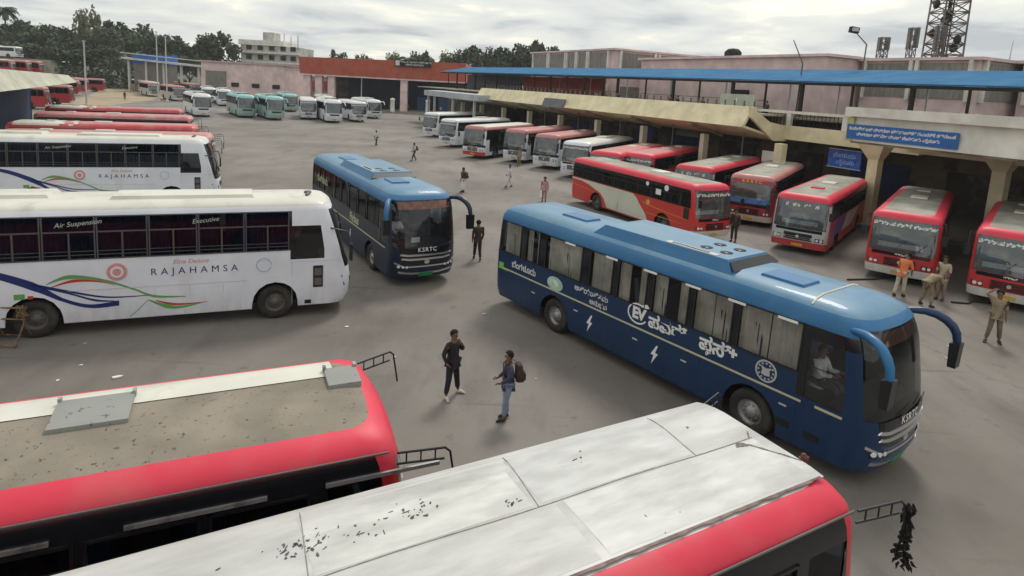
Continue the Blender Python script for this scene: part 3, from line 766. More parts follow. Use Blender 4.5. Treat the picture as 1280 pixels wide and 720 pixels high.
# ------------------------------------------------------------------ the setting
def struct(o): o['kind'] = 'structure'; return o
def ground_material():
    mt = bpy.data.materials.new('worn_asphalt'); mt.use_nodes = True; t = mt.node_tree; b = t.nodes['Principled BSDF']
    g = t.nodes.new('ShaderNodeNewGeometry')
    def noise(sc, det=6, ro=.55, st=(1, 1, 1), rot=0):
        mp = t.nodes.new('ShaderNodeMapping'); mp.inputs['Scale'].default_value = st; mp.inputs['Rotation'].default_value = (0, 0, rot)
        n = t.nodes.new('ShaderNodeTexNoise'); n.inputs['Scale'].default_value = sc; n.inputs['Detail'].default_value = det; n.inputs['Roughness'].default_value = ro
        t.links.new(g.outputs['Position'], mp.inputs[0]); t.links.new(mp.outputs[0], n.inputs['Vector']); return n.outputs['Fac']
    def ramp(f, a, b_, c0=(0, 0, 0, 1), c1=(1, 1, 1, 1)):
        r = t.nodes.new('ShaderNodeValToRGB'); r.color_ramp.elements[0].position = a; r.color_ramp.elements[1].position = b_
        r.color_ramp.elements[0].color = c0; r.color_ramp.elements[1].color = c1; t.links.new(f, r.inputs[0]); return r.outputs[0]
    def mix(f, a, b_):
        m_ = t.nodes.new('ShaderNodeMix'); m_.data_type = 'RGBA'; t.links.new(f, m_.inputs[0])
        for i, q in ((6, a), (7, b_)):
            if isinstance(q, tuple): m_.inputs[i].default_value = (*q, 1)
            else: t.links.new(q, m_.inputs[i])
        return m_.outputs[2]
    c = ramp(noise(.13, 5), .36, .64, (.155, .138, .120, 1), (.240, .219, .200, 1))
    c = mix(ramp(noise(.5, 8, .65, (1, .35, 1), R(-55)), .50, .74), c, (.122, .108, .096))
    c = mix(ramp(noise(.33, 6, .6), .60, .78), c, (.235, .185, .145))
    c = mix(ramp(noise(1.6, 7, .7), .60, .74), c, (.095, .085, .077))
    # long tyre smears and hairline cracks
    c = mix(ramp(noise(.9, 8, .7, (.12, 1.6, 1), R(35)), .60, .72), c, (.115, .102, .09))
    vo = t.nodes.new('ShaderNodeTexVoronoi'); vo.feature = 'DISTANCE_TO_EDGE'; vo.inputs['Scale'].default_value = .16
    wn = t.nodes.new('ShaderNodeTexNoise'); wn.inputs['Scale'].default_value = .8; wn.inputs['Detail'].default_value = 6
    va = t.nodes.new('ShaderNodeVectorMath'); va.operation = 'MULTIPLY_ADD'; va.inputs[1].default_value = (3.5, 3.5, 0)
    t.links.new(g.outputs['Position'], wn.inputs['Vector']); t.links.new(wn.outputs['Color'], va.inputs[0]); t.links.new(g.outputs['Position'], va.inputs[2]); t.links.new(va.outputs[0], vo.inputs['Vector'])
    ck = t.nodes.new('ShaderNodeMapRange'); ck.inputs[1].default_value = .0015; ck.inputs[2].default_value = .006; ck.inputs[3].default_value = 1; ck.inputs[4].default_value = 0; t.links.new(vo.outputs['Distance'], ck.inputs[0])
    gate = ramp(noise(.25, 3), .56, .66, (0, 0, 0, 1), (.6, .6, .6, 1)); cm = t.nodes.new('ShaderNodeMath'); cm.operation = 'MULTIPLY'; t.links.new(ck.outputs[0], cm.inputs[0]); t.links.new(gate, cm.inputs[1])
    c = mix(cm.outputs[0], c, (.07, .062, .055))
    c = mix(ramp(noise(9, 3, .7), .66, .76), c, (.27, .255, .225))
    fi = ramp(noise(60, 3, .8), .25, .8, (.84, .84, .84, 1), (1.12, 1.12, 1.12, 1))
    mu = t.nodes.new('ShaderNodeMix'); mu.data_type = 'RGBA'; mu.blend_type = 'MULTIPLY'; mu.inputs[0].default_value = 1
    t.links.new(c, mu.inputs[6]); t.links.new(fi, mu.inputs[7])
    t.links.new(mu.outputs[2], b.inputs['Base Color']); b.inputs['Roughness'].default_value = .8
    bp = t.nodes.new('ShaderNodeBump'); bp.inputs['Strength'].default_value = .35; bp.inputs['Distance'].default_value = .02
    t.links.new(noise(45, 4, .7), bp.inputs['Height']); t.links.new(bp.outputs[0], b.inputs['Normal'])
    return mt
g = MB(); g.add([(-2500, -300, 0), (2500, -300, 0), (2500, 4000, 0), (-2500, 4000, 0)], [(0, 1, 2, 3)])
struct(g.build('ground', ground_material()))
g = MB(); g.add([(-78, 104, .006), (-88, 128, .006), (-150, 240, .006), (-200, 330, .006), (-160, 330, .006), (-110, 215, .006), (-76, 134, .006), (-69, 106, .006)], [tuple(range(8))])
struct(g.build('path', mat('tan_soil', (.36, .29, .19), .95, spot=(.24, .20, .15), spot_scale=.15, world=True)))
# low rise behind the yard on the left
def mound(name, cx, cy, rx, ry, h, m):
    b = MB(); vs = []; n = 28; k = 8
    for j in range(k + 1):
        for i in range(n):
            a = 2 * math.pi * i / n; r = j / k; vs.append((cx + rx * r * math.cos(a), cy + ry * r * math.sin(a), h * (math.cos(math.pi * r) + 1) / 2 - .05 * r))
    b.add(vs, [(j * n + i, j * n + (i + 1) % n, (j + 1) * n + (i + 1) % n, (j + 1) * n + i) for j in range(k) for i in range(n)], 0, True)
    return struct(b.build(name, m))
mound('hill', -240, 255, 150, 75, 8, mat('scrub_soil', (.07, .075, .04), .95, spot=(.14, .11, .07), world=True, spot_scale=.2))
gr = MB(); gr.add([(-2500, 330, .02), (2500, 330, .02), (2500, 4000, .02), (-2500, 4000, .02)], [(0, 1, 2, 3)])
struct(gr.build('terrain', mat('far_ground', (.06, .07, .045), .95, world=True, var_scale=.01)))
# ------------------------------------------------------------------ buses on the yard
A = coach('coach', P_BLUE, P_SKY, P_SKYB, 2, 11.76, True)
B_ = A; r_ = A.right
A.frames(M['black'], 'none'); A.curtains(M['curtain'], .5, random.Random(11))
gold = mat('gold_stripe', (.55, .52, .34), .45, var=.08); palegreen = mat('pale_green', (.42, .60, .50), .5, var=.15, var_scale=4); lime = mat('lime_green', (.22, .50, .08), .5)
A.decal([rect(-5.62, 4.58, 1.27, 1.315)], r_, gold, 'stripe'); A.decal([rect(4.86, 5.38, 1.285, 1.335)], r_, gold, 'stripe')
A.decal([rect(-5.62, -5.38, 1.30, 1.46)], r_, lime, 'green_label'); A.decal([[(-5.66, 1.24), (-5.1, 1.24), (-5.5, 1.29), (-5.66, 1.30)]], r_, lime, 'green_label')
A.decal([disc(-2.86, 1.50, .34, .21)], r_, palegreen, 'oval_logo'); A.decal([disc(-2.9, 1.52, .20, .10)], r_, mat('oval_core', (.55, .68, .52), .5, var=.2, var_scale=5), 'oval_logo', h=.007)
lettering([('ಬೆಂಗಳೂರು', -4.35, 1.54, .27, .004), ('ಅತ್ಯುತ್ತಮ', -1.38, 1.66, .21, .003), ('ಅನುಭವ', -1.08, 1.44, .19, .003), ('EV', .34, 1.66, .40, .02, 0, .9), ('ಪವರ್', 1.22, 1.60, .44, .014), ('ಪಸ್', 2.55, 1.62, .44, .014), ('ಲ', 2.42, 1.42, .20, .01), ('+', 3.02, 1.66, .34, .02)], lambda u, v, h: r_(u, v, .003), M['white'], A.root)
ring = [(.30 + .33 * math.cos(R(a)), 1.66 + .27 * math.sin(R(a))) for a in range(60, 331, 15)]
A.decal([ring + [(.30 + .29 * math.cos(R(a)), 1.66 + .23 * math.sin(R(a))) for a in range(330, 59, -15)]], r_, M['white'], 'logo_ring')
A.decal([[(.34, 1.90), (.58, 1.98), (.66, 1.90), (.5, 1.86)]], r_, M['white'], 'logo_ring', h=.008)
for bx in (-1.36, .92):
    A.decal([[(bx + .05, 1.06), (bx - .10, .80), (bx - .01, .80), (bx - .06, .56), (bx + .12, .86), (bx + .03, .86), (bx + .10, 1.06)]], r_, M['white'], 'lightning_bolt')
A.decal([disc(3.80, 1.60, .24)], r_, M['lightgrey'], 'round_emblem'); A.decal([disc(3.80, 1.60, .20)], r_, P_BLUE, 'round_emblem', h=.007)
A.decal([disc(3.80 + .165 * math.cos(R(q * 30)), 1.60 + .165 * math.sin(R(q * 30)), .022, n=8) for q in range(12)] + [[(3.70, 1.52), (3.80, 1.50), (3.90, 1.52), (3.88, 1.62), (3.92, 1.70), (3.80, 1.66), (3.68, 1.70), (3.72, 1.62)]], r_, M['lightgrey'], 'round_emblem', h=.011)
A.decal([rect(a, a + .42, 2.80, 2.855) for a in (-2.55, -.95, .35, 1.62, 2.75, 3.9)], lambda u, v, h: r_(u, v, h + .012), M['white'], 'white_slat')
for u, v in ((4.10, .62), (4.72, .60)):
    q = MB(); q.prism(rect(u, u + .30, v, v + .13), -.01, .006, r_); q.build('side_vent', M['black'], A.root)
A.decal([rect(u, u + .16, v, v + .035) for u, v in ((-3.9, .92), (-2.0, .98), (.2, .96), (1.7, .98), (4.15, 1.04))], r_, M['lightgrey'], 'side_marker')
s_ = MB()
for u in (-4.9, -3.9, -1.95, -.9, .15, 1.2, 2.2, 4.5): s_.prism(rect(u, u + .008, .36, 1.25), -.002, .003, r_)
s_.build('panel_seam', M['under'], A.root)
q = MB(); q.tube([A.top(4.45, -1.05 + .21 * i, .004) for i in range(11)], .02, 6); q.build('roof_seam_strip', M['cream'], A.root)
q = MB(); q.box(4.56, 5.42, -1.225, -1.215, 2.06, 2.075); q.build('window_divider', M['black'], A.root)
B_dest = A.decal([rect(-.95, .95, 2.70, 2.95)], lambda u, v, h: A.front(u, v, h - .10), mat('dark_destination_board', (.10, .03, .02), .5), 'destination_board')
place(A.root, 4.346, 15.903, -53.0)
tag(A.root, 'large blue coach with EV lettering and sky blue roof, nearest in the yard', 'bus')

C_ = coach('coach', P_NAVY, P_SKY, P_SKYB, 2, 11.7, True, GL_DARK)
C_.frames(M['black'], 'none'); C_.curtains(M['curtain'], .5, random.Random(4))
C_.decal([rect(-5.5, 5.2, 1.28, 1.32)], C_.right, gold, 'stripe')
lettering([('Flybus', 1.5, 1.56, .48, .012, .15), ('ಬೆಂಗಳೂರು', -3.6, 2.3, .42, .006), ('www', -4.6, 1.55, .2, .002)], lambda u, v, h: C_.right(u, v, .01), gold, C_.root)
C_.decal([[(1.0, 1.02), (.90, .80), (.97, .80), (.92, .58), (1.08, .86), (1.0, .86), (1.06, 1.02)]], C_.right, M['white'], 'lightning_bolt')
C_.decal([rect(-.95, .95, 2.72, 2.98)], lambda u, v, h: C_.front(u, v, h - .10), mat('red_destination_board', (.40, .10, .04), .5, var=.4, var_scale=6), 'destination_board')
q = MB(); q.box(C_.hl - .32, C_.hl - .30, -.42, -.10, 1.50, 1.68); q.build('paper_notice', M['white'], C_.root)
place(C_.root, -5.663, 26.155, -59.3)
tag(C_.root, 'dark navy coach with pale blue roof and raised air conditioner behind the white coach', 'bus')

Rj = rajahamsa('coach'); place(Rj.root, -10.415, 17.053, 21.9)
tag(Rj.root, 'white coach lettered RAJAHAMSA with navy and green swooshes, nearer of the two at left', 'bus', 'white coaches with swooshes')
R2 = copy_tree(Rj.root); place(R2, -20.9, 30.8, 21.6, 1.02)
tag(R2, 'white coach lettered RAJAHAMSA standing behind the nearer one, beside red bus roofs', 'bus', 'white coaches with swooshes')

D = statebus('bus', 'red', 'grey', 2, low=P_ORED, edge=P_REDR)
yel = mat('livery_yellow', (.60, .28, .03), .4); D_cream = mat('livery_cream', (.60, .60, .50), .4, var=.05)
def _pl(tb, x):
    for (x0, a0), (x1, a1) in zip(tb, tb[1:]):
        if x0 <= x <= x1: return a0 + (a1 - a0) * (x - x0) / (x1 - x0)
zb_ = [(-5.4, 1.64), (-4.3, 1.62), (-3.5, 1.5), (-2.75, 1.3), (-2.3, 1.18), (-1.95, .95), (-1.75, .7), (-1.6, .42), (2.1, .42)]; zt_ = [(-5.4, 1.73), (.75, 1.73), (1.1, 1.52), (1.35, 1.25), (1.9, .8), (2.1, .43)]
xs_ = [-5.4 + .1 * i for i in range(76)]
D.decal([[(x0, _pl(zb_, x0)), (x1, _pl(zb_, x1)), (x1, _pl(zt_, x1)), (x0, _pl(zt_, x0))] for x0, x1 in zip(xs_, xs_[1:])], D.right, D_cream, 'cream_swoosh')
D.ribbon([(-5.5, 1.30), (-4.2, 1.24), (-2.9, 1.12)], [.03, .04, .02], D.right, yel); D.ribbon([(1.6, 1.42), (2.6, 1.30), (5.0, 1.16)], [.05, .05, .03], D.right, yel); D.ribbon([(1.9, .92), (2.6, .9), (4.6, .88)], [.02, .03, .02], D.right, yel)
D.ribbon([(-.1, 1.62), (.05, 1.3), (.08, 1.0), (.3, .98)], [.02, .05, .06, .02], D.right, mat('dark_green', (.07, .16, .05), .5))
D.decal([rect(-.6, -.5, .5, .9)], D.right, D_cream, 'door_line')
D.decal([disc(2.05, 1.5, .14)], D.right, M['yellowp'], 'emblem')
D.decal([rect(2.6, 3.0, 2.05, 2.35)], lambda u, v, h: D.right(u, v, h + .01), M['white'], 'paper_notice')
D.decal([disc(1.9, 2.5, .12), disc(3.4, 2.5, .16)], lambda u, v, h: D.right(u, v, h + .02), M['white'], 'white_disc')
q = MB(); q.prism(rect(4.75, 5.12, 1.2, 1.76), 0, .01, D.right); q.build('door_opening', M['black'], D.root)
hatch(D, .9, 1.9, -.4, .4, P_WROOF)
place(D.root, 7.84, 34.713, -63.1, .97)
tag(D.root, 'red bus with cream swoosh on its side driving past the parked row', 'bus')

# two buses under the camera
Ebus = statebus('bus', 'bare', 'dirt', 2) if False else None
def near_bus(roof, label):
    b = statebus('bus', 'bare_', roof, 2) if False else None
def big_roof(name, kind):
    b = statebus(name, 'orange', 'dirt' if kind == 'E' else 'sheet', 2, deep=True)
    return b
E_ = big_roof('bus', 'E')
def strip_on_roof(B, x0, x1, y0, y1, m, name, h=.004, nx=24, ny=4):
    b = MB(); vs = []
    for i in range(nx + 1):
        for j in range(ny + 1): vs.append(B.top(x0 + (x1 - x0) * i / nx, y0 + (y1 - y0) * j / ny, h))
    b.add(vs, [(i * (ny + 1) + j, (i + 1) * (ny + 1) + j, (i + 1) * (ny + 1) + j + 1, i * (ny + 1) + j + 1) for i in range(nx) for j in range(ny)], 0, True)
    return b.build(name, m, B.root, fix=False)
strip_on_roof(E_, -5.0, 4.85, .42, 1.14, P_WROOF, 'white_roof_strip', .006)
hz = E_.lv[-1][0]
pan = mat('grey_hatch_metal', (.24, .245, .23), .6, spot=(.08, .08, .07), spot_scale=9, spot_lo=.62, spot_hi=.66, var=.12)
for (x0, x1, y0, y1) in ((1.72, 2.50, 0.0, .64), (4.72, 5.14, .08, .56), (-1.6, -.7, 0, .62)):
    h = MB(); h.hexa([(x0, y0, hz - .02), (x1, y0, hz - .02), (x1, y1, hz - .02), (x0, y1, hz - .02)], [(x0, y0, hz + .045), (x1, y0, hz + .045), (x1, y1, hz + .055), (x0, y1, hz + .055)])
    ho = h.build('roof_hatch', pan, E_.root)
    h = MB(); h.box(x0 - .01, x0 + .03, y1 - .02, y1 + .04, hz, hz + .085); h.box(x1 - .03, x1 + .01, y1 - .05, y1 + .04, hz, hz + .085); h.build('hinge', M['steel'], ho)
gut = MB(); gut.tube([E_.right(-5.2 + i * .52, 2.84, .012) for i in range(21)], .014, 6); gut.build('rain_gutter', M['dim_steel'], E_.root)
for i in range(6):
    u = -5.2 + i * 1.9; q = MB(); q.prism(rect(u + .2, u + 1.5, 2.60, 2.64), 0, .03, E_.right); q.build('window_rail', M['steel'], E_.root)
place(E_.root, -1.68 - .9100 * 5.12 - .415 * .13, 7.43 - .415 * 5.12 + .91 * .13, 24.5, 1.045)
tag(E_.root, 'near red bus with dusty brown roof and grey roof hatches at lower left', 'bus')

F_ = big_roof('bus', 'F')
strip_on_roof(F_, -5.1, 5.15, -.86, 1.10, P_SHEET, 'white_roof_sheet', .012, 40, 12)
q = MB()
q.tube([F_.top(-5.0 + .4 * i, .03 + .012 * math.sin(i), .014) for i in range(26)], .006, 6)
for xx in (2.04, 4.1, -.1, -2.2):
    q.tube([F_.top(xx + .01 * i, .03 + .107 * i, .014) for i in range(10)], .005, 6)
q.build('roof_seam', mat('seam_sealant', (.30, .29, .26), .8, var=.2, var_scale=9), F_.root)
for (xa, xb, ya, yb, cl) in ((2.09, 4.08, .06, .98, (.50, .51, .50)), (-.05, 2.0, .06, .98, (.57, .57, .55)), (2.3, 5.0, -.80, .0, (.55, .55, .54)), (-2.1, 2.2, -.80, .0, (.49, .49, .48))):
    strip_on_roof(F_, xa, xb, ya, yb, mat('roof_panel_%d' % int(xa * 10 + 30), cl, .5, spot=(.30, .295, .28), spot_scale=1.3, spot_lo=.44, spot_hi=.78, var=.10, var_scale=4, bump=.3, bump_scale=3, stretch=(.5, 1.5, 1)), 'roof_panel', .0135, 16, 6)
blk = mat('peeled_black_paint', (.085, .08, .07), .9, var=.3, var_scale=20)
rs = random.Random(21)
def blot(cx, cy, rx, ry, rot=0, n=11):
    k0 = rs.random() * 6
    return [(cx + (rx * math.cos(a) * math.cos(rot) - ry * math.sin(a) * math.sin(rot)) * k, cy + (rx * math.cos(a) * math.sin(rot) + ry * math.sin(a) * math.cos(rot)) * k)
            for i in range(n) for a in [2 * math.pi * i / n] for k in [.45 + .75 * rs.random()]]
tp = lambda u, v, h: F_.top(u, v, .0155 + h)
pol = []
for (cx, cy, s_, cnt) in ((.95, .48, .10, 26), (1.85, .20, .06, 9), (-.05, .46, .14, 40), (.45, .42, .12, 14), (2.9, .55, .10, 4), (4.4, .5, .08, 3), (-.6, .1, .3, 14), (3.0, -.6, .10, 3)):
    for k in range(cnt): pol.append(blot(cx + rs.gauss(0, s_), cy + rs.gauss(0, s_ * .6), .006 + rs.random() ** 2 * .035, .004 + rs.random() ** 2 * .014, rs.random() * 1.6, 8))
b = MB()
for p in pol: b.prism(p, -.002, .002, tp)
o = b.build('peeling_patch', blk, F_.root); o['kind'] = 'stuff'
for (cx, cy, rx, ry, ro) in ((4.75, -.05, .11, .05, -.3), (4.92, -.20, .20, .018, -1.0), (5.08, -.45, .13, .014, -1.1), (5.02, .10, .10, .012, .9)):
    b = MB(); b.prism(blot(cx, cy, rx, ry, ro, 16), -.002, .0015, tp); b.build('sealant_smear', mat('grey_smear', (.16, .16, .15), .9, var=.3, var_scale=20), F_.root)
# torn edge of the white sheet over the red shoulder
b = MB(); edge = []
n = 160
for i in range(n + 1): edge.append((-5.0 + 10.1 * i / n, -.862 - max(0, .012 + .02 * math.sin(i * .9) + .035 * rs.random()) * (1 if i < 52 else .4)))
for i in range(n):
    b.prism([(edge[i][0], -.84), (edge[i][0], edge[i][1]), (edge[i + 1][0], edge[i + 1][1]), (edge[i + 1][0], -.84)], 0, .003, tp)
b.build('torn_sheet_edge', mat('torn_edge_pink', (.20, .14, .13), .8, var=.35, var_scale=8), F_.root)
k_ = MB(); k_.lathe([(.0, .06), (.03, .055), (.04, .02), (.05, .0), (.05, -.02)], 14, axis='z', c=(5.28, -.50, hz - .03)); k_.box(5.22, 5.34, -.53, -.47, hz - .05, hz - .01)
k_.build('roof_lamp', mat('dark_red_lens', (.09, .02, .015), .3), F_.root)
gut = MB(); gut.tube([F_.right(-5.2 + i * .52, 2.84, .012) for i in range(21)], .014, 6); gut.build('rain_gutter', M['dim_steel'], F_.root)
# black hair tassel hanging from the mirror arm
tz = MB(); cx_, cy_, cz_ = F_.hl + .42, -1.38, 2.0
for k in range(130):
    a = rs.random() * 6.283
    if k < 70: z0 = 2.80 - .34 * rs.random(); rr_ = .038 * rs.random() ** .5; ln = .07
    else: t_ = rs.random() ** .7; z0 = 2.46 - .30 * t_; rr_ = (.02 + .09 * t_) * rs.random() ** .4; ln = .06
    p = Vector((cx_ + rr_ * math.cos(a), cy_ + rr_ * math.sin(a), z0)); qv = p + Vector((rs.gauss(0, .02) + rr_ * .3 * math.cos(a), rs.gauss(0, .02) + rr_ * .3 * math.sin(a), -ln))
    tz.tube([p, (p + qv) / 2 + Vector((rs.gauss(0, .012), rs.gauss(0, .012), 0)), qv], [.014, .020, .004], 4)
place(F_.root, 3.33 - .876 * 5.22 - .482 * .08, 6.81 - .482 * 5.22 + .876 * .08, 28.8, 1.05)
F_.root.scale = (1, .94, 1.05)
tz.build('mirror_tassel', M['hair'], F_.root)
tag(F_.root, 'nearest bus with peeling white sheet roof and red edge across the bottom of the view', 'bus')

# parked row under the canopy
protos = {}
def proto(key, **k):
    if key not in protos:
        b = statebus('bus', **k)
        if k.get('roof') in ('grey', 'pink'):
            hatch(b, -.9, .1, -.35, .35, P_WROOF); hatch(b, -3.6, -3.0, -.3, .3, P_WROOF)
        protos[key] = b.root; return b.root
    return copy_tree(protos[key])
ROW = 'buses nosed out in the row along the platform'
def put(key, x, y, deg, hz, label, grp=ROW, **k):
    o = proto(key, **k); place(o, x, y, deg, hz); tag(o, label, 'bus', grp); return o
put('redw', 19.69, 29.02, -127.4, .965, 'red bus with white bumper behind the man in the orange vest', style='red', roof='grey', detail=2)
put('redw', 22.3, 26.1, -131, .965, 'red bus with white bumper cut off by the right edge of the view')
G3 = statebus('bus', 'silver', 'grey', 2); hatch(G3, -.9, .1, -.35, .35, P_WROOF); hatch(G3, 2.2, 2.8, -.3, .3, P_RED)
vio = mat('livery_violet', (.16, .10, .34), .4); G3.decal([[(-4.8, .9), (-4.0, 1.7), (-1.0, 1.7), (-2.2, .9)]], G3.left, vio, 'violet_swoosh'); G3.decal([[(-2.1, .9), (-.9, 1.7), (2.6, 1.7), (.6, .9)]], G3.left, P_BUMP, 'white_swoosh')
place(G3.root, 17.429, 33.057, -127.8, .94); tag(G3.root, 'red bus with silver grey face and black grille between two red buses', 'bus', ROW)
put('kk', 16.894, 39.13, -122.9, .97, 'dark red bus with yellow lettering and blue strip under its windscreen', style='kk', roof='grey', detail=1, low=P_DRED, edge=P_PINK)
put('redg', 14.789, 42.094, -126.7, .97, 'red bus with grey roof between the moving red bus and the canopy pillar', style='silver', roof='grey', detail=1)
put('redp', 12.236, 47.763, -124.5, .98, 'red bus with faded roof and dark side, half hidden behind the moving red bus', style='red', roof='pink', detail=1)
put('redp', 9.721, 48.189, -120.3, .97, 'red roofed bus squeezed against the white coach in the parked row')
G8 = statebus('bus', 'white', 'white', 1, edge=P_WHITE); place(G8.root, 8.197, 54.182, -119.5, 1.0); hatch(G8, -2, 0, -.5, .5, P_WROOF, .12)
tag(G8.root, 'white bus with pale roof pod and dark side parked between red roofed buses', 'bus', ROW)
put('wb', 6.072, 59.077, -119.1, 1.03, 'white faced bus with faded red roof, beside the white bus', style='white_band', roof='pink', detail=1, low=P_WHITE, edge=P_PINK)
put('wb', 3.403, 62.486, -119.7, 1.05, 'white faced bus with faded red roof behind the man in khaki')
put('wr', -.69, 64.006, -117.8, 1.05, 'white faced bus with red lower body and cream roof in the parked row', style='white_band', roof='white', detail=1, low=P_WHITE, edge=P_PINK, bump=P_ORED)
G12 = copy_tree(G8.root); place(G12, -3.691, 73.06, -123.4, 1.04); tag(G12, 'white bus with long pale roof parked farthest along the canopy', 'bus', ROW)
put('whl', -7.2, 84.5, -122, 1.05, 'white bus half hidden under the grey shelter at the end of the row', style='white', roof='white', detail=0, edge=P_WHITE)

# row of red roofs behind the white coaches
P_PINKR = paint('worn_pink_red_roof', (.55, .17, .18), (.50, .36, .33), r=.6, lo=.40, hi=.70); P_PINKR2 = paint('worn_red_roof', (.56, .06, .07), (.50, .20, .18), r=.5, lo=.42, hi=.8)
def whiten(root):
    """white patch of paint over the rear third of the roof"""
    rr = random.Random(6); b = MB(); z = [(.0, 3.045), (.66, 3.042), (.92, 3.018), (1.10, 2.958), (1.205, 2.85)]
    for sg in (-1, 1):
        for (y0, z0), (y1, z1) in zip(z, z[1:]):
            for i in range(14):
                x0 = -5.1 + i * .25; x1 = x0 + .25
                if i > 9 and (i + int(y0 * 9)) % 3: continue
                b.add([(x0, sg * y0, z0), (x1, sg * y0, z0), (x1, sg * y1, z1), (x0, sg * y1, z1)], [(0, 1, 2, 3) if sg > 0 else (3, 2, 1, 0)], 0, True)
    b.build('white_roof_paint', P_WROOF, root, fix=False)
LEFT = 'buses parked side by side at left'
def putfront(key, fx, fy, deg, hz, label, grp=LEFT, half=5.55, **k):
    a = R(deg); return put(key, fx - half * math.cos(a), fy - half * math.sin(a), deg, hz, label, grp, **k)
putfront('lp', -18.3, 38.6, 22.5, 1.06, 'red roofed bus directly behind the far white coach', style='red', roof='pink', detail=0, edge=P_PINKR)
o = putfront('rw', -21.9, 43.9, 21.5, 1.06, 'red bus with white rear roof, second behind the far white coach', style='red', roof='pink', detail=0, edge=P_PINKR2)
whiten(o)
o = putfront('lp', -26.6, 52.4, 22, 1.05, 'faded red bus, third roof behind the far white coach')
putfront('rw', -31.5, 60.2, 23, 1.05, 'red roofed bus, fourth and last of the roofs behind the far white coach')
for i, (fx, fy, dg, lb) in enumerate(((-68, 91.5, 24, 'red bus with white window pillar just beyond the left canopy'), (-72.5, 103, 24, 'red bus showing its open door beyond the left canopy'), (-92, 133, 24, 'maroon bus with white pillars in the far left row'),
                                   (-99, 146, 24, 'red bus with white corner in the far left row'), (-101.5, 156, 24, 'red bus at the end of the far left row'), (-86, 118, 26, 'pink roofed bus in the middle of the far left row'), (-104, 130, 20, 'long bus with pale roof behind the left canopy edge'))):
    putfront('rfar', fx, fy, dg, 1.08, lb, 'buses in the far left row', style='orange', roof='pink', detail=0, low=P_DRED, edge=P_PINK)
for i, (fx, fy, lb) in enumerate(((-84, 118, 'pale roofed red bus just behind the maroon one in the far left row'), (-80, 109, 'pale roofed red bus between two red buses in the far left row'))):
    putfront('rfar2', fx, fy, 22, 1.08, lb, 'buses in the far left row', style='orange', roof='white', detail=0, low=P_DRED, edge=P_PINK)
tr_ = MB(); tr_.box(-150, -89.5, 106, 121.5, -.2, 3.7); struct(tr_.build('terrace', mat('terrace_soil', (.22, .18, .13), .95, world=True)))
for i, (fx, fy, lb) in enumerate(((-90, 113, 'red bus with pale roof on the raised ground above the left canopy'), (-90.5, 117.5, 'red bus on the raised ground, second above the left canopy'), (-98, 111.5, 'pale roofed bus on the raised ground nearest the left edge'), (-91, 121.2, 'pink roofed bus on the raised ground below the trees'), (-103, 120, 'red bus at the back of the raised ground'))):
    o = putfront('rfar2' if i % 2 == 0 else 'rfar', fx, fy, 20 + i, 1.05, lb, 'buses on the raised ground at left'); o.location.z = 3.7
P_GOLD = paint('ochre_roof', (.42, .33, .14), (.3, .26, .16))
for (fx, fy, dg, lb, key) in ((-70.2, 132, -48, 'long grey roofed bus at the far end of the yard beside the teal coaches', 'gfar'), (-80, 158, -50, 'grey bus with many side windows behind the long grey roofed bus', 'gfar'),
                         (-93, 172, -50, 'grey bus farthest back in the echelon under the poles', 'gfar'), (-76, 165, -55, 'grey bus beside the pink depot wall', 'gfar'), (-83, 145, -50, 'grey bus in the echelon, second behind the long grey roofed bus', 'gfar'), (-87.5, 153, -50, 'grey bus in the echelon, third behind the long grey roofed bus', 'gfar2'), (-99, 168, -50, 'brownish bus near the back of the echelon', 'gfar2'), (-135, 200, 30, 'red bus with ochre roof far away below the trees', 'rfar'), (-118, 212, 25, 'red bus with pale roof beside the ochre roofed bus far away', 'rfar')):
    putfront(key, fx, fy, dg, 1.08, lb, 'buses at the far end of the yard', style='white', roof='white' if key == 'gfar2' else 'pink', detail=0, low=P_GOLD if key == 'gfar2' else P_SILV, edge=P_PINK if key == 'gfar' else P_WROOF)

# white and teal coaches facing the yard
CO = 'coaches lined up facing the yard'
cp_ = {}
def coach_copy(key, fx, fy, deg, label, hz=1.0):
    if key not in cp_:
        b = dict(teal=lambda: coach('coach', P_TEAL, P_TROOF, P_TROOF, 1, 11.76, False, GL_DARK), white=lambda: coach('coach', P_WHITE, P_WHITE, P_WROOF, 1, 11.76, False, GL_DARK))[key]()
        cp_[key] = b.root; o = b.root
    else: o = copy_tree(cp_[key])
    a = R(deg); place(o, fx - 5.9 * math.cos(a), fy - 5.9 * math.sin(a), deg, hz); tag(o, label, 'bus', CO); return o
coach_copy('white', -45.5, 92.2, -55, 'white coach with pale roof standing apart at the left end of the coach line', 1.03)
coach_copy('teal', -40.3, 95.4, -57, 'teal coach left of the other teal coach, right of the gap', 1.05)
coach_copy('teal', -35.1, 93.6, -58, 'teal coach right of the other teal coach, beside the small white one', 1.07)
coach_copy('white', -26.6, 94.6, -64, 'white coach with grey windscreen, third from the right end of the coach line', 1.05)
b = statebus('bus', 'white', 'white', 1, edge=P_WHITE); a = R(-70); place(b.root, -31.8 - 5.5 * math.cos(a), 98.4 - 5.5 * math.sin(a), -70, 1.1); tag(b.root, 'white bus with black face seen head on between teal and white coaches', 'bus', CO)
b = copy_tree(b.root); a = R(-62); place(b, -23.9 - 5.5 * math.cos(a), 99.3 - 5.5 * math.sin(a), -62, 1.08); tag(b, 'white bus with twin light bands, second from the right end of the coach line', 'bus', CO)
coach_copy('white', -23.6, 109.7, -60, 'white coach at the right end of the line, set back near the red hall', 1.0)
coach_copy('teal', -40.9, 116.5, -62, 'small looking teal coach set back behind the head on white bus', 1.0)
coach_copy('white', -56.4, 123, -62, 'white coach set back behind the gap in front of the pink depot wall', 1.0)
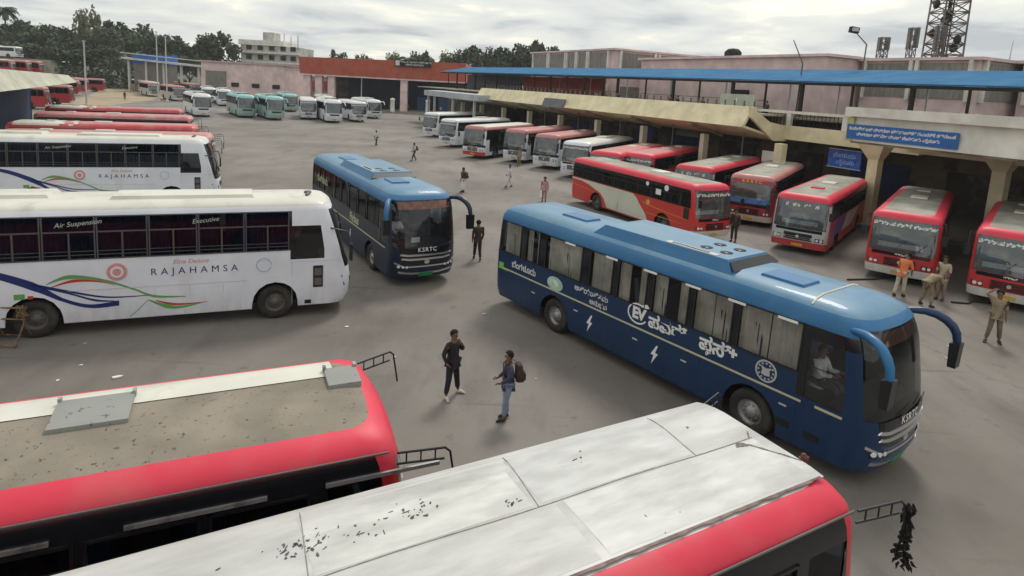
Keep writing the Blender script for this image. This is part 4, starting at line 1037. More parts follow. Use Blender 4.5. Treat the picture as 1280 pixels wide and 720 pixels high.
coach_copy('white', -63.7, 132, -60, 'white coach half hidden behind the lone white coach', .98)
coach_copy('white', -34.5, 118, -66, 'white coach set back between the head on white bus and its neighbour', .98)

# ------------------------------------------------------------------ bus terminal on the right
PH = R(116); TU = Vector((math.cos(PH), math.sin(PH), 0)); TN = Vector((math.sin(PH), -math.cos(PH), 0))
def tw(s, d, z=0): return TU * s + TN * d + Vector((0, 0, z))
class TB(MB):
    """boxes in terminal coordinates: s along the front, d away from the yard"""
    def sbox(b, s0, s1, d0, d1, z0, z1, mi=0):
        b.hexa([tw(s0, d0, z0), tw(s1, d0, z0), tw(s1, d1, z0), tw(s0, d1, z0)], [tw(s0, d0, z1), tw(s1, d0, z1), tw(s1, d1, z1), tw(s0, d1, z1)], mi)
    def sect(b, poly, s0, s1, mi=0):
        b.prism(poly, s0, s1, lambda d, z, s: tw(s, d, z), mi)
term = empty('bus_terminal', tw(50, 37)); tag(term, 'long cream bus terminal with overhanging canopy, pillars and blue roofed walkway', 'bus terminal')
TI = Matrix.Translation(tw(50, 37)).inverted()
def tpart(b, name, m, parent=None, fix=True, label=None):
    me = b.mesh(name, m, fix=fix); me.transform(TI); return mesh_obj(name, me, parent or term, label)
DK = mat('dark_wall', (.07, .06, .055), .9, spot=(.15, .13, .11), spot_scale=.6, world=True)  # very dark brown wall colour with paler patches
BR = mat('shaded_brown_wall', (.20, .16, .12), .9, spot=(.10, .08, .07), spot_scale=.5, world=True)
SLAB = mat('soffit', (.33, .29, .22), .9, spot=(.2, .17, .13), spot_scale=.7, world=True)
b = TB(); b.sbox(-12, 108, 36.2, 56, .0, .22); tpart(b, 'platform', mat('platform_concrete', (.18, .17, .15), .9, world=True))
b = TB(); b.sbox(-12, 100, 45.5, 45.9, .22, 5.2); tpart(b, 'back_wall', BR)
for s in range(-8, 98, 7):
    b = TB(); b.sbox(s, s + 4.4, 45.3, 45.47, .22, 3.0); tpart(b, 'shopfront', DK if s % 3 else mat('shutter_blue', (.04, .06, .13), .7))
# left canopy: folded plate
b = TB(); b.sect([(33, 5.22), (33.9, 6.62), (34.1, 6.62), (33.3, 5.30), (37.2, 4.42), (37.2, 4.25)], 31.2, 78.5); tpart(b, 'canopy', M['yellow'])
b = TB(); b.sect([(33.42, 6.64), (33.52, 5.92), (35.93, 4.31), (37.2, 4.3), (37.2, 5.36), (35.4, 5.62)], 30.95, 31.17); tpart(b, 'canopy_end', M['yellow'])
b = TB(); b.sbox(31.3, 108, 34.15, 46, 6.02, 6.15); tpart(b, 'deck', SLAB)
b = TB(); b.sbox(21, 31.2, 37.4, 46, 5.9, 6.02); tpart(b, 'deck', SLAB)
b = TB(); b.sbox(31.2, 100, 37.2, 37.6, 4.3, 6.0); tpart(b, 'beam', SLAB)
b = TB(); b.sbox(31.2, 78, 34.1, 34.25, 6.15, 6.60); tpart(b, 'parapet', M['cream'])
# recessed middle bay
b = TB(); b.sbox(21.6, 31.4, 37.0, 37.35, 4.45, 5.42); tpart(b, 'beam', M['yellow'])
b = TB(); b.sbox(21.6, 34, 36.95, 37.2, 6.28, 6.46); tpart(b, 'balustrade_rail', M['offwhite'])
for s in (21.8, 26.3, 30.6, 33.8):
    b = TB(); b.sbox(s, s + .35, 36.97, 37.2, 5.42, 6.28); tpart(b, 'balustrade_post', M['offwhite'])
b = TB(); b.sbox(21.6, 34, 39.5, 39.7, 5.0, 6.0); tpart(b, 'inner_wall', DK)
b = TB()
for i in range(40): b.sbox(22.2 + i * .3, 22.23 + i * .3, 37.05, 37.08, 5.42, 6.28)
tpart(b, 'balustrade_bars', M['under'])
# right block that comes forward
b = TB(); b.sbox(-12, 21.4, 29.8, 30.15, 6.56, 7.02); tpart(b, 'parapet', M['offwhite'])
b = TB(); b.sect([(30.15, 6.56), (30.35, 6.56), (30.3, 5.30), (30.0, 5.30)], -12, 21.25); tpart(b, 'fascia', M['offwhite'])
b = TB(); b.sbox(20.95, 21.3, 29.96, 37, 5.28, 6.5); tpart(b, 'fascia', mat('lime_wall', (.48, .50, .20), .85, spot=(.4, .38, .2), world=True))
b = TB(); b.sbox(-12, 21.2, 30.2, 46, 5.18, 5.30); tpart(b, 'canopy_slab', SLAB)
b = TB(); b.sbox(-12, 21.0, 34.8, 35.3, 4.7, 5.18); tpart(b, 'beam', M['yellow'])
b = TB(); b.sbox(-12, 21.3, 30.36, 44, 6.35, 6.5); tpart(b, 'deck', SLAB)
for s in (16.5, 22.9, 29.6, 36.85, 44.4, 51.7, 59.0, 66.3, 73.6, 80.9, 88.2, 9.0, 1.5, -6):
    fr = s < 20
    b = TB(); d0 = 34.9; ztop = 4.5 if fr else 4.25; hw = .31 if s < 32 else .22
    b.sbox(s - hw, s + hw, d0, d0 + .5, .22, ztop)
    if fr or s < 24:
        b.hexa([tw(s - hw - .01, d0 - .01, ztop - .2), tw(s + hw + .01, d0 - .01, ztop - .2), tw(s + hw + .01, d0 + .51, ztop - .2), tw(s - hw - .01, d0 + .51, ztop - .2)], [tw(s - .8, d0 - .45, ztop + .66), tw(s + .8, d0 - .45, ztop + .66), tw(s + .8, d0 + .6, ztop + .66), tw(s - .8, d0 + .6, ztop + .66)])
    tpart(b, 'pillar', M['cream'] if s > 30 else M['yellow'])
for s in (36.85, 44.4, 51.7, 59.0, 66.3, 73.6): 
    b = TB(); b.hexa([tw(s - .2, 33.5, 4.95), tw(s + .2, 33.5, 4.95), tw(s + .2, 36.9, 4.05), tw(s - .2, 36.9, 4.05)], [tw(s - .2, 33.5, 5.15), tw(s + .2, 33.5, 5.15), tw(s + .2, 36.9, 4.34), tw(s - .2, 36.9, 4.34)]); tpart(b, 'bracket', SLAB)
# walkway roof
BLUE = mat('blue_sheet_roof', (.018, .13, .29), .85, spot=(.05, .18, .30), spot_scale=.5, spot_lo=.45, spot_hi=.8, world=True, var=.12, stretch=(1, 1, 1))
BLUE.node_tree.nodes['Principled BSDF'].inputs['Specular IOR Level'].default_value = .15
def wz(s): return 8.30 + (s - 13) * .0048
b = TB()
s = -12
while s < 106:
    s1 = min(s + 4, 107); a0, a1 = wz(s), wz(s1)
    b.hexa([tw(s, 38, a0 + .14), tw(s1, 38, a1 + .14), tw(s1, 43.4, a1 + 1.22), tw(s, 43.4, a0 + 1.22)], [tw(s, 38, a0 + .22), tw(s1, 38, a1 + .22), tw(s1, 43.4, a1 + 1.30), tw(s, 43.4, a0 + 1.30)]); s = s1
tpart(b, 'walkway_roof', BLUE)
b = TB()
b.hexa([tw(-12, 38.05, wz(-12) - .06), tw(107, 38.05, wz(107) - .06), tw(107, 38.25, wz(107) - .06), tw(-12, 38.25, wz(-12) - .06)], [tw(-12, 38.05, wz(-12) + .13), tw(107, 38.05, wz(107) + .13), tw(107, 38.25, wz(107) + .13), tw(-12, 38.25, wz(-12) + .13)]); tpart(b, 'walkway_beam', M['under'])
for i, s in enumerate([20.1, 23.23, 27.07, 30.96, 34.1, 37.46, 41.17, 44.57, 48.46, 53.1, 55.6, 59.5, 63.2, 67.2, 71.2, 75, 79, 83, 87, 91, 95, 99, 103, 16.5, 12.9, 9.3, 5.7, 2.1]):
    b = TB(); hw = .11 if i % 2 else .06; b.sbox(s - hw, s + hw, 38.1, 38.1 + 2 * hw, 6.15, wz(s)); tpart(b, 'walkway_post', M['under'])
for s in (18.2, 25.2, 31.6, 36, 43, 50.6, 58, 65.5, 73):
    b = TB(); b.sbox(s - .04, s + .04, 43, 43.1, 6.15, wz(s) + 1.1); tpart(b, 'walkway_post', M['lightgrey'])
b = TB(); b.sbox(34.2, 106, 38.3, 38.34, 7.05, 7.10); b.sbox(34.2, 106, 38.3, 38.33, 6.6, 6.63); tpart(b, 'walkway_rail', M['dim_steel'])
# end of the walkway with glazing
b = TB(); b.sbox(84, 106, 42.9, 43.0, 5.0, 8.7); tpart(b, 'walkway_screen', mat('dark_blue_screen', (.02, .03, .055), .5))
b = TB(); b.sbox(62.5, 84, 43.1, 43.2, 6.2, 8.6); tpart(b, 'walkway_screen', mat('red_screen', (.33, .06, .045), .8, world=True))
b = TB(); b.sbox(84, 108, 40, 40.2, .2, 6.0); tpart(b, 'inner_wall', DK)

for s in (33.0, 40.6, 48.0, 55.4, 62.6):
    b = TB(); b.tube([tw(s, 35.2, 5.9), tw(s, 35.2, .3)], .06, 6); tpart(b, 'drain_pipe', M['dim_steel'])
for z_ in (5.75,):
    b = TB(); pts = []
    for i in range(40): s = 31.5 + i * 1.15; pts.append(tw(s, 36.9, 4.2 - .16 * abs(math.sin(i * .62))))
    b.tube(pts, .018, 4); tpart(b, 'cable', M['under'])
b = TB()
for i in range(52): b.sbox(31.4 + i * .9, 31.42 + i * .9, 34.12, 34.27, 6.6, 7.0)
tpart(b, 'parapet_bars', M['dim_steel'])
def board(name, s0, s1, d, z0, z1, m, label, cat, th=.08, tilt=0.0, group=None):
    o = empty(name, tw((s0 + s1) / 2, d, z0)); tag(o, label, cat, group); T = Matrix.Translation(-Vector(o.location))
    b = TB(); b.hexa([tw(s0, d - tilt, z0), tw(s1, d - tilt, z0), tw(s1, d - tilt + th, z0), tw(s0, d - tilt + th, z0)], [tw(s0, d, z1), tw(s1, d, z1), tw(s1, d + th, z1), tw(s0, d + th, z1)])
    me = b.mesh('panel', m); me.transform(T); mesh_obj('panel', me, o)
    def put_text(items, mt):
        fn = lambda u, v, h: tuple(T @ tw((s0 + s1) / 2 - u, d - tilt * (1 - (v + z0 - z0) / (z1 - z0)) - .012, z0 + v))
        return lettering(items, fn, mt, o)
    return o, put_text
SB = mat('sign_blue', (.015, .12, .38), .5, var=.1)
o, pt_ = board('sign_board', 15.9, 21.25, 29.93, 5.42, 6.16, SB, 'long blue sign with two lines of white writing on the right fascia', 'sign', .05)
pt_([('ಕೆಂಪೇಗೌಡ ಬಸ್ ನಿಲ್ದಾಣ ಪ್ರಯಾಣಿಕರ ಗಮನಕ್ಕೆ ಕರ್ನಾಟಕ', 0, .52, .20, .006, 0, 1.0), ('ನಿಲ್ದಾಣ ಪ್ರವೇಶ ದ್ವಾರ ಬೆಂಗಳೂರು ಮೈಸೂರು', -.1, .25, .20, .006, 0, 1.0)], M['white'])
o, pt_ = board('display_board', 25.65, 28.0, 37.9, 2.98, 4.14, mat('display_blue', (.03, .12, .50), .4, var=.35, var_scale=3, world=True), 'blue display board with white rim under the right canopy, above the silver faced bus', 'display board')
fb = TB()
for q in ((25.6, 28.05, 4.14, 4.19), (25.6, 28.05, 2.93, 2.98)): fb.sbox(q[0], q[1], 37.86, 37.99, q[2], q[3])
me = fb.mesh('frame', M['lightgrey']); me.transform(Matrix.Translation(-Vector(o.location))); mesh_obj('frame', me, o)
pt_([('ಬೆಂಗಳೂರು', 0, .78, .36, .004), ('ಮೈಸೂರು', .1, .34, .34, .004)], mat('pale_blue_writing', (.40, .52, .80), .5))
board('notice_board', 33.5, 36.9, 36.4, 6.42, 7.45, mat('grey_green_panel', (.38, .42, .37), .7, world=True), 'grey green panel standing on the deck above the canopy end', 'panel')[1]([('!', 0, .55, .5, .02)], M['white'])
board('notice_board', 50.4, 52.7, 41, 2.5, 3.9, mat('panel_blue', (.03, .06, .22), .6), 'plain dark blue panel under the canopy behind the white bus', 'panel')
o, _ = board('canopy_box', 54.9, 59.3, 33.15, 5.15, 6.05, mat('grey_box', (.13, .13, .15), .7), 'dark grey board fixed on the slanting canopy face', 'panel', .12, .35)
o, _ = board('notice_board', 31.2, 32.3, 36.5, 2.6, 3.5, M['offwhite'], 'small white notice board beside the pillar under the canopy', 'notice')
board('notice_board', 43.8, 46.8, 41, 3.3, 3.9, mat('grey_notice', (.2, .2, .18), .7), 'narrow grey notice board hanging under the middle of the canopy', 'notice')

# grey shelter at the end of the canopy
sh = empty('shelter', tw(84, 30)); tag(sh, 'small flat grey roofed shelter on thin posts at the far end of the canopy', 'shelter'); T = Matrix.Translation(-Vector(sh.location))
b = TB(); b.hexa([tw(74, 31.5, 4.9), tw(96, 31.5, 4.9), tw(96, 36, 4.9), tw(74, 36, 4.9)], [tw(74, 31.5, 5.7), tw(96, 31.5, 5.7), tw(96, 36, 5.8), tw(74, 36, 5.8)])
me = b.mesh('roof', mat('shelter_grey', (.38, .40, .43), .7)); me.transform(T); mesh_obj('roof', me, sh)
for s in (76, 84, 92, 95):
    b = TB(); b.sbox(s - .15, s + .15, 31.8, 32.1, 0, 4.9); me = b.mesh('post', M['lightgrey']); me.transform(T); mesh_obj('post', me, sh)

# ------------------------------------------------------------------ buildings behind
MESHG = mat('grey_mesh_screen', (.23, .22, .20), .9, spot=(.30, .28, .26), spot_scale=.8, world=True, stretch=(6, 6, 1))
def block(name, label, s0, s1, d0, d1, z1, m, bays, zs=(9.0, 12.1), cat='building', side_bays=(), slit=None):
    o = empty(name, tw((s0 + s1) / 2, (d0 + d1) / 2)); tag(o, label, cat); T = Matrix.Translation(-Vector(o.location))
    def add(b, nm, mm): me = b.mesh(nm, mm); me.transform(T); return mesh_obj(nm, me, o)
    b = TB(); b.sbox(s0, s1, d0, d1, 0, z1 - .25); add(b, 'wall', m)
    b = TB(); b.sbox(s0 - .35, s1 + .35, d0 - .35, d1 + .35, z1 - .24, z1); add(b, 'roof', M['pink'])
    for (a, c) in bays:
        for (za, zb) in ((zs[0], zs[1]), (zs[0] - 3.4, zs[0] - 1.2)):
            b = TB(); b.sbox(a, c, d0 - .10, d0 - .02, za, zb); w_ = add(b, 'window_screen', MESHG)
            b = TB(); b.sbox(a - .3, a, d0 - .35, d0 - .01, za - .2, zb + .2); b.sbox(c, c + .3, d0 - .35, d0 - .01, za - .2, zb + .2)
            me = b.mesh('window_frame', M['offwhite']); me.transform(T); mesh_obj('window_frame', me, w_)
    for (a, c) in side_bays:
        for (za, zb) in ((zs[0], zs[1]), (zs[0] - 3.4, zs[0] - 1.2)):
            b = TB(); b.sbox(s0 - .10, s0 - .02, a, c, za, zb); w_ = add(b, 'window_screen', MESHG)
            b = TB(); b.sbox(s0 - .3, s0 - .01, a - .35, a, za - .2, zb + .2); b.sbox(s0 - .3, s0 - .01, c, c + .35, za - .2, zb + .2)
            me = b.mesh('window_frame', M['offwhite']); me.transform(T); mesh_obj('window_frame', me, w_)
    if slit:
        b = TB(); b.sbox(*slit); add(b, 'slit_window', M['under'])
    return o, add
o, add = block('office_block', 'pink office block with grey screened bays behind the far half of the walkway', 66.8, 89.2, 47.2, 63.5, 12.6, M['pink'], [(68, 72.3), (73, 75.2), (75.9, 78.0), (78.8, 83.2), (84, 88.4)], side_bays=[(48.2, 53.4), (54.4, 58.6), (59.4, 63)])
o, add = block('office_block', 'plain pink office block with a slit under its parapet behind the middle of the walkway', 37.9, 64, 49.4, 66, 11.45, M['pink'], [], slit=None)
b = TB(); b.sbox(38.5, 47.5, 49.2, 49.38, 9.55, 9.95); add(b, 'slit_window', M['under'])
b = TB(); b.sbox(46.2, 48.0, 49.15, 49.36, 6.7, 8.0); add(b, 'window', M['under'])
b = TB(); b.sbox(37.7, 37.88, 49.6, 60, 9.2, 9.4); add(b, 'ledge', SLAB)
o, add = block('office_block', 'pink office block with wide grey screens behind the right part of the walkway', 28, 37.6, 53.8, 70, 11.3, M['pink'], [(28.6, 32.4), (33.2, 37.0)], (8.0, 10.85), side_bays=[(54.6, 60.0), (61, 69)])
o, add = block('office_block', 'pink office block behind the right end of the walkway', 2, 27.3, 58.5, 72, 11.3, M['pink'], [(3, 8.5), (9.5, 15), (16, 21), (22, 26.6)], (8.0, 10.85))

def plain(name, x0, x1, y0, y1, z1, m, label, cat='building', roofm=None):
    o = empty(name, ((x0 + x1) / 2, (y0 + y1) / 2, 0)); tag(o, label, cat); cx, cy = (x0 + x1) / 2, (y0 + y1) / 2
    b = MB(); b.box(x0 - cx, x1 - cx, y0 - cy, y1 - cy, 0, z1); b.build('wall', m, o)
    def add(nm, mm, *bx, parent=None): q = MB(); q.box(bx[0] - cx, bx[1] - cx, bx[2] - cy, bx[3] - cy, bx[4], bx[5]); return q.build(nm, mm, parent or o)
    return o, add
# red fascia hall
rh = empty('red_hall', (-30, 148, 0)); tag(rh, 'long hall with brick red fascia and pink columns at the far end of the yard', 'hall')
RF = mat('red_fascia', (.46, .10, .06), .85, spot=(.38, .13, .08), spot_scale=.4, world=True)
def rb(nm, mm, x0, x1, y0, y1, z0, z1, parent=None): q = MB(); q.box(x0 + 30, x1 + 30, y0 - 148, y1 - 148, z0, z1); return q.build(nm, mm, parent or rh)
q = MB(); q.hexa([(-46.6 + 30, 138 - 148, 7.35), (-10 + 30, 138 - 148, 7.35), (-10 + 30, 160 - 148, 7.35), (-46.6 + 30, 160 - 148, 7.35)], [(-46.6 + 30, 137.2 - 148, 10.9), (-10 + 30, 137.2 - 148, 11.4), (-10 + 30, 160 - 148, 11.4), (-46.6 + 30, 160 - 148, 10.9)]); q.build('roof', RF, rh)
rb('ceiling_beam', M['pink'], -46.4, -10, 138.1, 138.6, 7.0, 7.34)
for x_ in (-46, -43.4, -40.6, -24.4, -9): rb('column', M['pink'], x_, x_ + 1.5, 138.6, 140, 0, 7.0)
rb('back_wall', mat('dark_navy_wall', (.018, .022, .045), .8), -39, -10, 150, 150.4, 0, 7.3)
rb('back_wall', DK, -46.5, -39, 158, 158.4, 0, 7.3)
rb('post', M['lightgrey'], -33.5, -33.3, 140, 140.2, 0, 7)
for x_ in (-22, -17): rb('blue_booth', mat('booth_blue', (.03, .09, .20), .6), x_, x_ + 2.6, 148.6, 149.8, 0, 3.2)
rb('pavement', mat('far_pavement', (.30, .25, .2), .9), -28, -8, 136.8, 149, .0, .14)
sg = empty('sign_board', (-21.5, 137, 10.1)); tag(sg, 'black sign with white writing on top of the red hall', 'sign')
q = MB(); q.box(-4.0, 4.0, -.1, .1, -.1, 1.3); q.build('panel', M['under'], sg)
q = MB(); q.box(-3.8, -2.9, -.16, -.11, .05, 1.15); q.build('crest', M['lightgrey'], sg)
lettering([('ಕರ್ನಾಟಕ ರಾಜ್ಯ ರಸ್ತೆ ಸಾರಿಗೆ', .4, .85, .55, .02), ('KSRTC ಬೆಂಗಳೂರು', .4, .30, .5, .02)], lambda u, v, h: (u, -.12, v), M['lightgrey'], sg)
for (x_, y_, lb) in ((-25.6, 136.2, 'white painted gate post in front of the red hall, left one'), (-18.1, 138.0, 'white painted gate post in front of the red hall, right one')):
    q = MB(); q.lathe([(0, 0), (.55, 0), (.5, .3), (.45, 2.5), (.55, 2.6), (.5, 2.9), (0, 3.1)], 12, axis='z'); o = q.build('gate_post', M['white']); o.location = (x_, y_, 0); tag(o, lb, 'gate post', 'white gate posts')
# pink depot
o, add = plain('depot', -75.4, -55.1, 152, 168, 8.8, M['pink'], 'low pink depot with a grey roller shutter behind the coaches')
add('shutter', mat('roller_shutter', (.20, .19, .17), .8, world=True), -74.2, -69.3, 151.7, 151.95, 2.2, 6.8)
add('roof', mat('depot_roof', (.45, .36, .36), .9), -75.8, -54.7, 151.6, 168.4, 8.82, 9.2)
for x_ in (-68, -63, -58): add('window', M['under'], x_, x_ + 1.8, 151.8, 151.96, 3.2, 4.2)
# unfinished pale tower block
o, add = plain('apartment_building', -95, -74.5, 220, 236, 16.2, mat('grey_render', (.50, .50, .47), .9, spot=(.33, .32, .30), spot_scale=.25, world=True), 'pale grey several storey building with balconies behind the pink depot')
add('roof', M['offwhite'], -95.6, -80, 219.4, 236, 16.25, 18.0); add('stair_tower', mat('grey_render'), -88, -84, 222, 228, 18.02, 21)
for k in range(4):
    add('balcony', M['offwhite'], -95.4, -74, 218.4, 219.98, 3.6 + k * 3.3, 4.2 + k * 3.3)
    for x_ in (-93, -89, -85, -81, -77.5):
        add('window', M['under'], x_, x_ + 1.8, 219.7, 219.97, 4.8 + k * 3.3, 6.4 + k * 3.3)
for (x_, h_) in ((-82, 5), (-79.5, 4), (-77, 4.5)):
    q = MB(); q.tube([(x_ + 84.75, -2, 16.2), (x_ + 84.75, -2, 16.2 + h_)], .12, 5); q.build('rod', M['dim_steel'], o)
o, add = plain('shop_row', -74, -47.5, 190, 200, 6.6, mat('market_wall', (.40, .34, .28), .9, spot=(.25, .08, .06), spot_scale=.5, world=True), 'low shops with a red band between the pale building and the red hall')
add('roof', M['offwhite'], -74.6, -47, 189.3, 200, 6.62, 7.4); add('shop_board', mat('shop_red', (.28, .05, .04), .8), -73, -48, 189.4, 189.95, 2.6, 5.4)
o, add = plain('shed', -101.5, -93, 168, 174, 7.6, mat('shed_wall', (.16, .15, .13), .9, world=True), 'bright blue sheeted shed below the trees behind the poles')
add('cladding', mat('blue_sheet_wall', (.03, .13, .42), .8, world=True), -101.7, -92.8, 167.8, 174.2, 7.62, 10.1)
# raised footway with many posts, left of the depot
fw_ = empty('footbridge', (-82, 168, 0)); tag(fw_, 'long pale footbridge sloping down beside the blue shed', 'footbridge')
q = MB(); q.hexa([(-22, -1.5, 8.6), (18, -1.5, 6.4), (18, 1.5, 6.4), (-22, 1.5, 8.6)], [(-22, -1.5, 9.1), (18, -1.5, 6.9), (18, 1.5, 6.9), (-22, 1.5, 9.1)]); q.build('deck', M['lightgrey'], fw_)
q = MB(); q.tube([(-22, -1.5, 10.2), (18, -1.5, 8.0)], .12, 5); q.build('rail', M['lightgrey'], fw_)
for k in range(9):
    q = MB(); xk = -21 + k * 4.7; q.box(xk, xk + .5, -.3, .3, 0, 8.4 - k * .26); q.build('post', M['lightgrey'], fw_)

# left platform canopy
lc = empty('platform_canopy', (-42, 50, 0)); tag(lc, 'cream platform canopy with dark blue sheeting below at the left edge', 'canopy')
q = MB(); a0 = Vector((-26.0 + 42, 30 - 50, 0)); a1 = Vector((-41.8 + 42, 60 - 50, 0)); nn_ = Vector((-.885, -.466, 0)) * 9
q.hexa([a0 + Vector((0, 0, 5.30)), a1 + Vector((0, 0, 5.20)), a1 + nn_ + Vector((0, 0, 5.2)), a0 + nn_ + Vector((0, 0, 5.3))], [a0 + Vector((-.9, -.5, 6.75)), a1 + Vector((-.6, -.3, 5.85)), a1 + nn_ + Vector((0, 0, 6.0)), a0 + nn_ + Vector((0, 0, 6.9))]); q.build('roof', mat('old_cream_canopy', (.50, .50, .40), .9, spot=(.36, .37, .30), spot_scale=.4, world=True), lc)
for t in (.15, .5, .85):
    p = a0.lerp(a1, t) + nn_ * .55; q = MB(); q.box(p.x - .3, p.x + .3, p.y - .3, p.y + .3, 0, 5.22); q.build('pillar', M['cream'], lc)
q = MB(); NV = mat('navy_sheet', (.02, .035, .10), .7, world=True)
p0, p1 = a0.lerp(a1, .45) + nn_ * .42, a1 + nn_ * .42
q.hexa([(p0.x, p0.y, .1), (p1.x, p1.y, .1), (p1.x - .2, p1.y - .1, .1), (p0.x - .2, p0.y - .1, .1)], [(p0.x, p0.y, 5.2), (p1.x, p1.y, 5.2), (p1.x - .2, p1.y - .1, 5.2), (p0.x - .2, p0.y - .1, 5.2)]); q.build('wall', NV, lc)
p0 = p1; p1 = p1 + nn_ * .9
q = MB(); q.hexa([(p0.x, p0.y, .1), (p1.x, p1.y, .1), (p1.x, p1.y + .2, .1), (p0.x, p0.y + .2, .1)], [(p0.x, p0.y, 5.15), (p1.x, p1.y, 5.15), (p1.x, p1.y + .2, 5.15), (p0.x, p0.y + .2, 5.15)]); q.build('wall', NV, lc)

# ------------------------------------------------------------------ lattice tower, antennas, lamps, poles
MAST = mat('weathered_mast_paint', (.12, .10, .09), .8, spot=(.28, .24, .21), spot_scale=1.2)
def lattice(name, loc, w0, w1, h, n, label, cat, r=.07, grp=None):
    o = empty(name, loc); tag(o, label, cat, grp)
    cor = lambda z, k: Vector(((w0 + (w1 - w0) * z / h) / 2 * (1, 1, -1, -1)[k % 4], (w0 + (w1 - w0) * z / h) / 2 * (1, -1, -1, 1)[k % 4], z))
    for k in range(4):
        b = MB(); b.tube([cor(0, k), cor(h, k)], r, 5); b.build('leg', MAST if name == 'lattice_tower' else M['dim_steel'], o)
    b = MB()
    for i in range(n):
        za, zb = h * i / n, h * (i + 1) / n
        for k in range(4):
            b.tube([cor(za, k), cor(zb, k + 1)], r * .6, 4); b.tube([cor(za, k + 1), cor(zb, k)], r * .6, 4); b.tube([cor(zb, k), cor(zb, k + 1)], r * .6, 4)
    b.build('bracing', MAST if name == 'lattice_tower' else M['dim_steel'], o)
    return o
tw_ = lattice('lattice_tower', (51.6, 76, 0), 3.2, 2.3, 42, 34, 'tall rusty lattice mast rising above the right hand building', 'mast', .11)
for (z_, a_) in ((14.5, .3), (16.2, 2), (17.5, 4), (18.6, 1), (19.4, 3.1), (15.3, 5), (21, 2)):
    b = MB(); b.lathe([(0, .0), (.5, .05), (.55, .25), (0, .3)], 12, axis='x'); q = b.build('dish', M['under'], tw_); q.location = (1.4 * math.cos(a_), 1.4 * math.sin(a_), z_); q.rotation_euler = (0, 0, a_)
b = MB(); b.tube([(0, 0, 0), (0, 0, 41)], .22, 6); b.build('cable_ladder', M['under'], tw_)
def pxy(x, y): return (x, y)
for i, (x_, y_, z_, h_, w_, lb) in enumerate(((36.5, 62.5, 11.4, 2.4, .7, 'shortest rooftop aerial frame left of the mast'), (41.5, 66, 11.3, 4.0, .6, 'slim rooftop aerial frame between the short one and the mast'), (45.6, 68, 11.3, 4.6, .7, 'rooftop aerial frame nearest the mast'))):
    o = lattice('aerial_frame', (x_, y_, z_), w_, w_, h_, 4, lb, 'aerial', .05, 'rooftop aerial frames')
    b = MB(); b.box(-.5, -.3, -.2, .2, h_ * .45, h_ * 1.0); b.box(.3, .55, -.2, .2, h_ * .5, h_ * 1.02); b.build('panel_antenna', M['dim_steel'], o)
for (x_, y_, lb) in ((56.5, 66, 'thin whip aerial right of the mast'), (52.6, 67, 'thinner whip aerial just right of the mast')):
    b = MB(); b.tube([(0, 0, 0), (.1, 0, 3.4)], [.07, .03], 5); o = b.build('whip_aerial', M['lightgrey']); o.location = (x_, y_, 11.3); tag(o, lb, 'aerial', 'whip aerials')
b = MB(); b.lathe([(0, 0), (.9, 0), (.95, .1), (.95, .9), (.6, 1.25), (0, 1.35)], 16, axis='z'); o = b.build('water_tank', M['under']); o.location = tw(54.5, 55, 11.45); tag(o, 'dark round water tank on the pink roof', 'water tank')
def lamp_post(loc, zt, arm, label, head=True):
    o = empty('lamp_post', loc); tag(o, label, 'lamp post')
    b = MB(); b.tube([(0, 0, 0), (.05, 0, zt)], [.07, .055], 6); b.build('pole', M['dim_steel'], o)
    b = MB(); b.tube([(.05, 0, zt), arm], [.05, .035], 6); b.build('arm', M['dim_steel'], o)
    if head:
        h = MB(); ax, ay, az = arm; h.hexa([(ax - .35, ay - .2, az - .12), (ax + .25, ay - .2, az - .2), (ax + .25, ay + .2, az - .2), (ax - .35, ay + .2, az - .12)], [(ax - .3, ay - .2, az + .3), (ax + .3, ay - .2, az + .22), (ax + .3, ay + .2, az + .22), (ax - .3, ay + .2, az + .3)]); h.build('lamp_head', M['under'], o)
        h = MB(); h.box(ax - .28, ax + .2, ay - .235, ay - .205, az - .06, az + .2); h.build('lamp_glass', M['lightgrey'], o)
lamp_post((26.5, 47.6, 6.1), 5.55, (-1.0, 0, 6.5), 'rooftop lamp post with square floodlight on a bent arm above the walkway')
lamp_post((22.0, 47.8, 6.1), 3.9, (-.85, 0, 5.6), 'thin lamp post with bare bent arm left of the floodlight', False)
for (x_, y_, h_, lb) in ((-71.0, 104, 10.6, 'thin pale pole at far left in front of the trees'), (-72.5, 128, 14.0, 'tall pale pole beside the blue shed, left of the pair'), (-71.2, 129, 13.2, 'tall pale pole beside the blue shed, right of the pair')):
    b = MB(); b.tube([(0, 0, 0), (0, 0, h_)], [.16, .10], 7); b.lathe([(.3, 0), (.3, .3), (.16, .35)], 8, axis='z'); b.box(-.3, .3, -.06, .06, h_ - .05, h_ + .08); o = b.build('pole', M['lightgrey']); o.location = (x_, y_, 0); tag(o, lb, 'pole', 'thin pale poles')

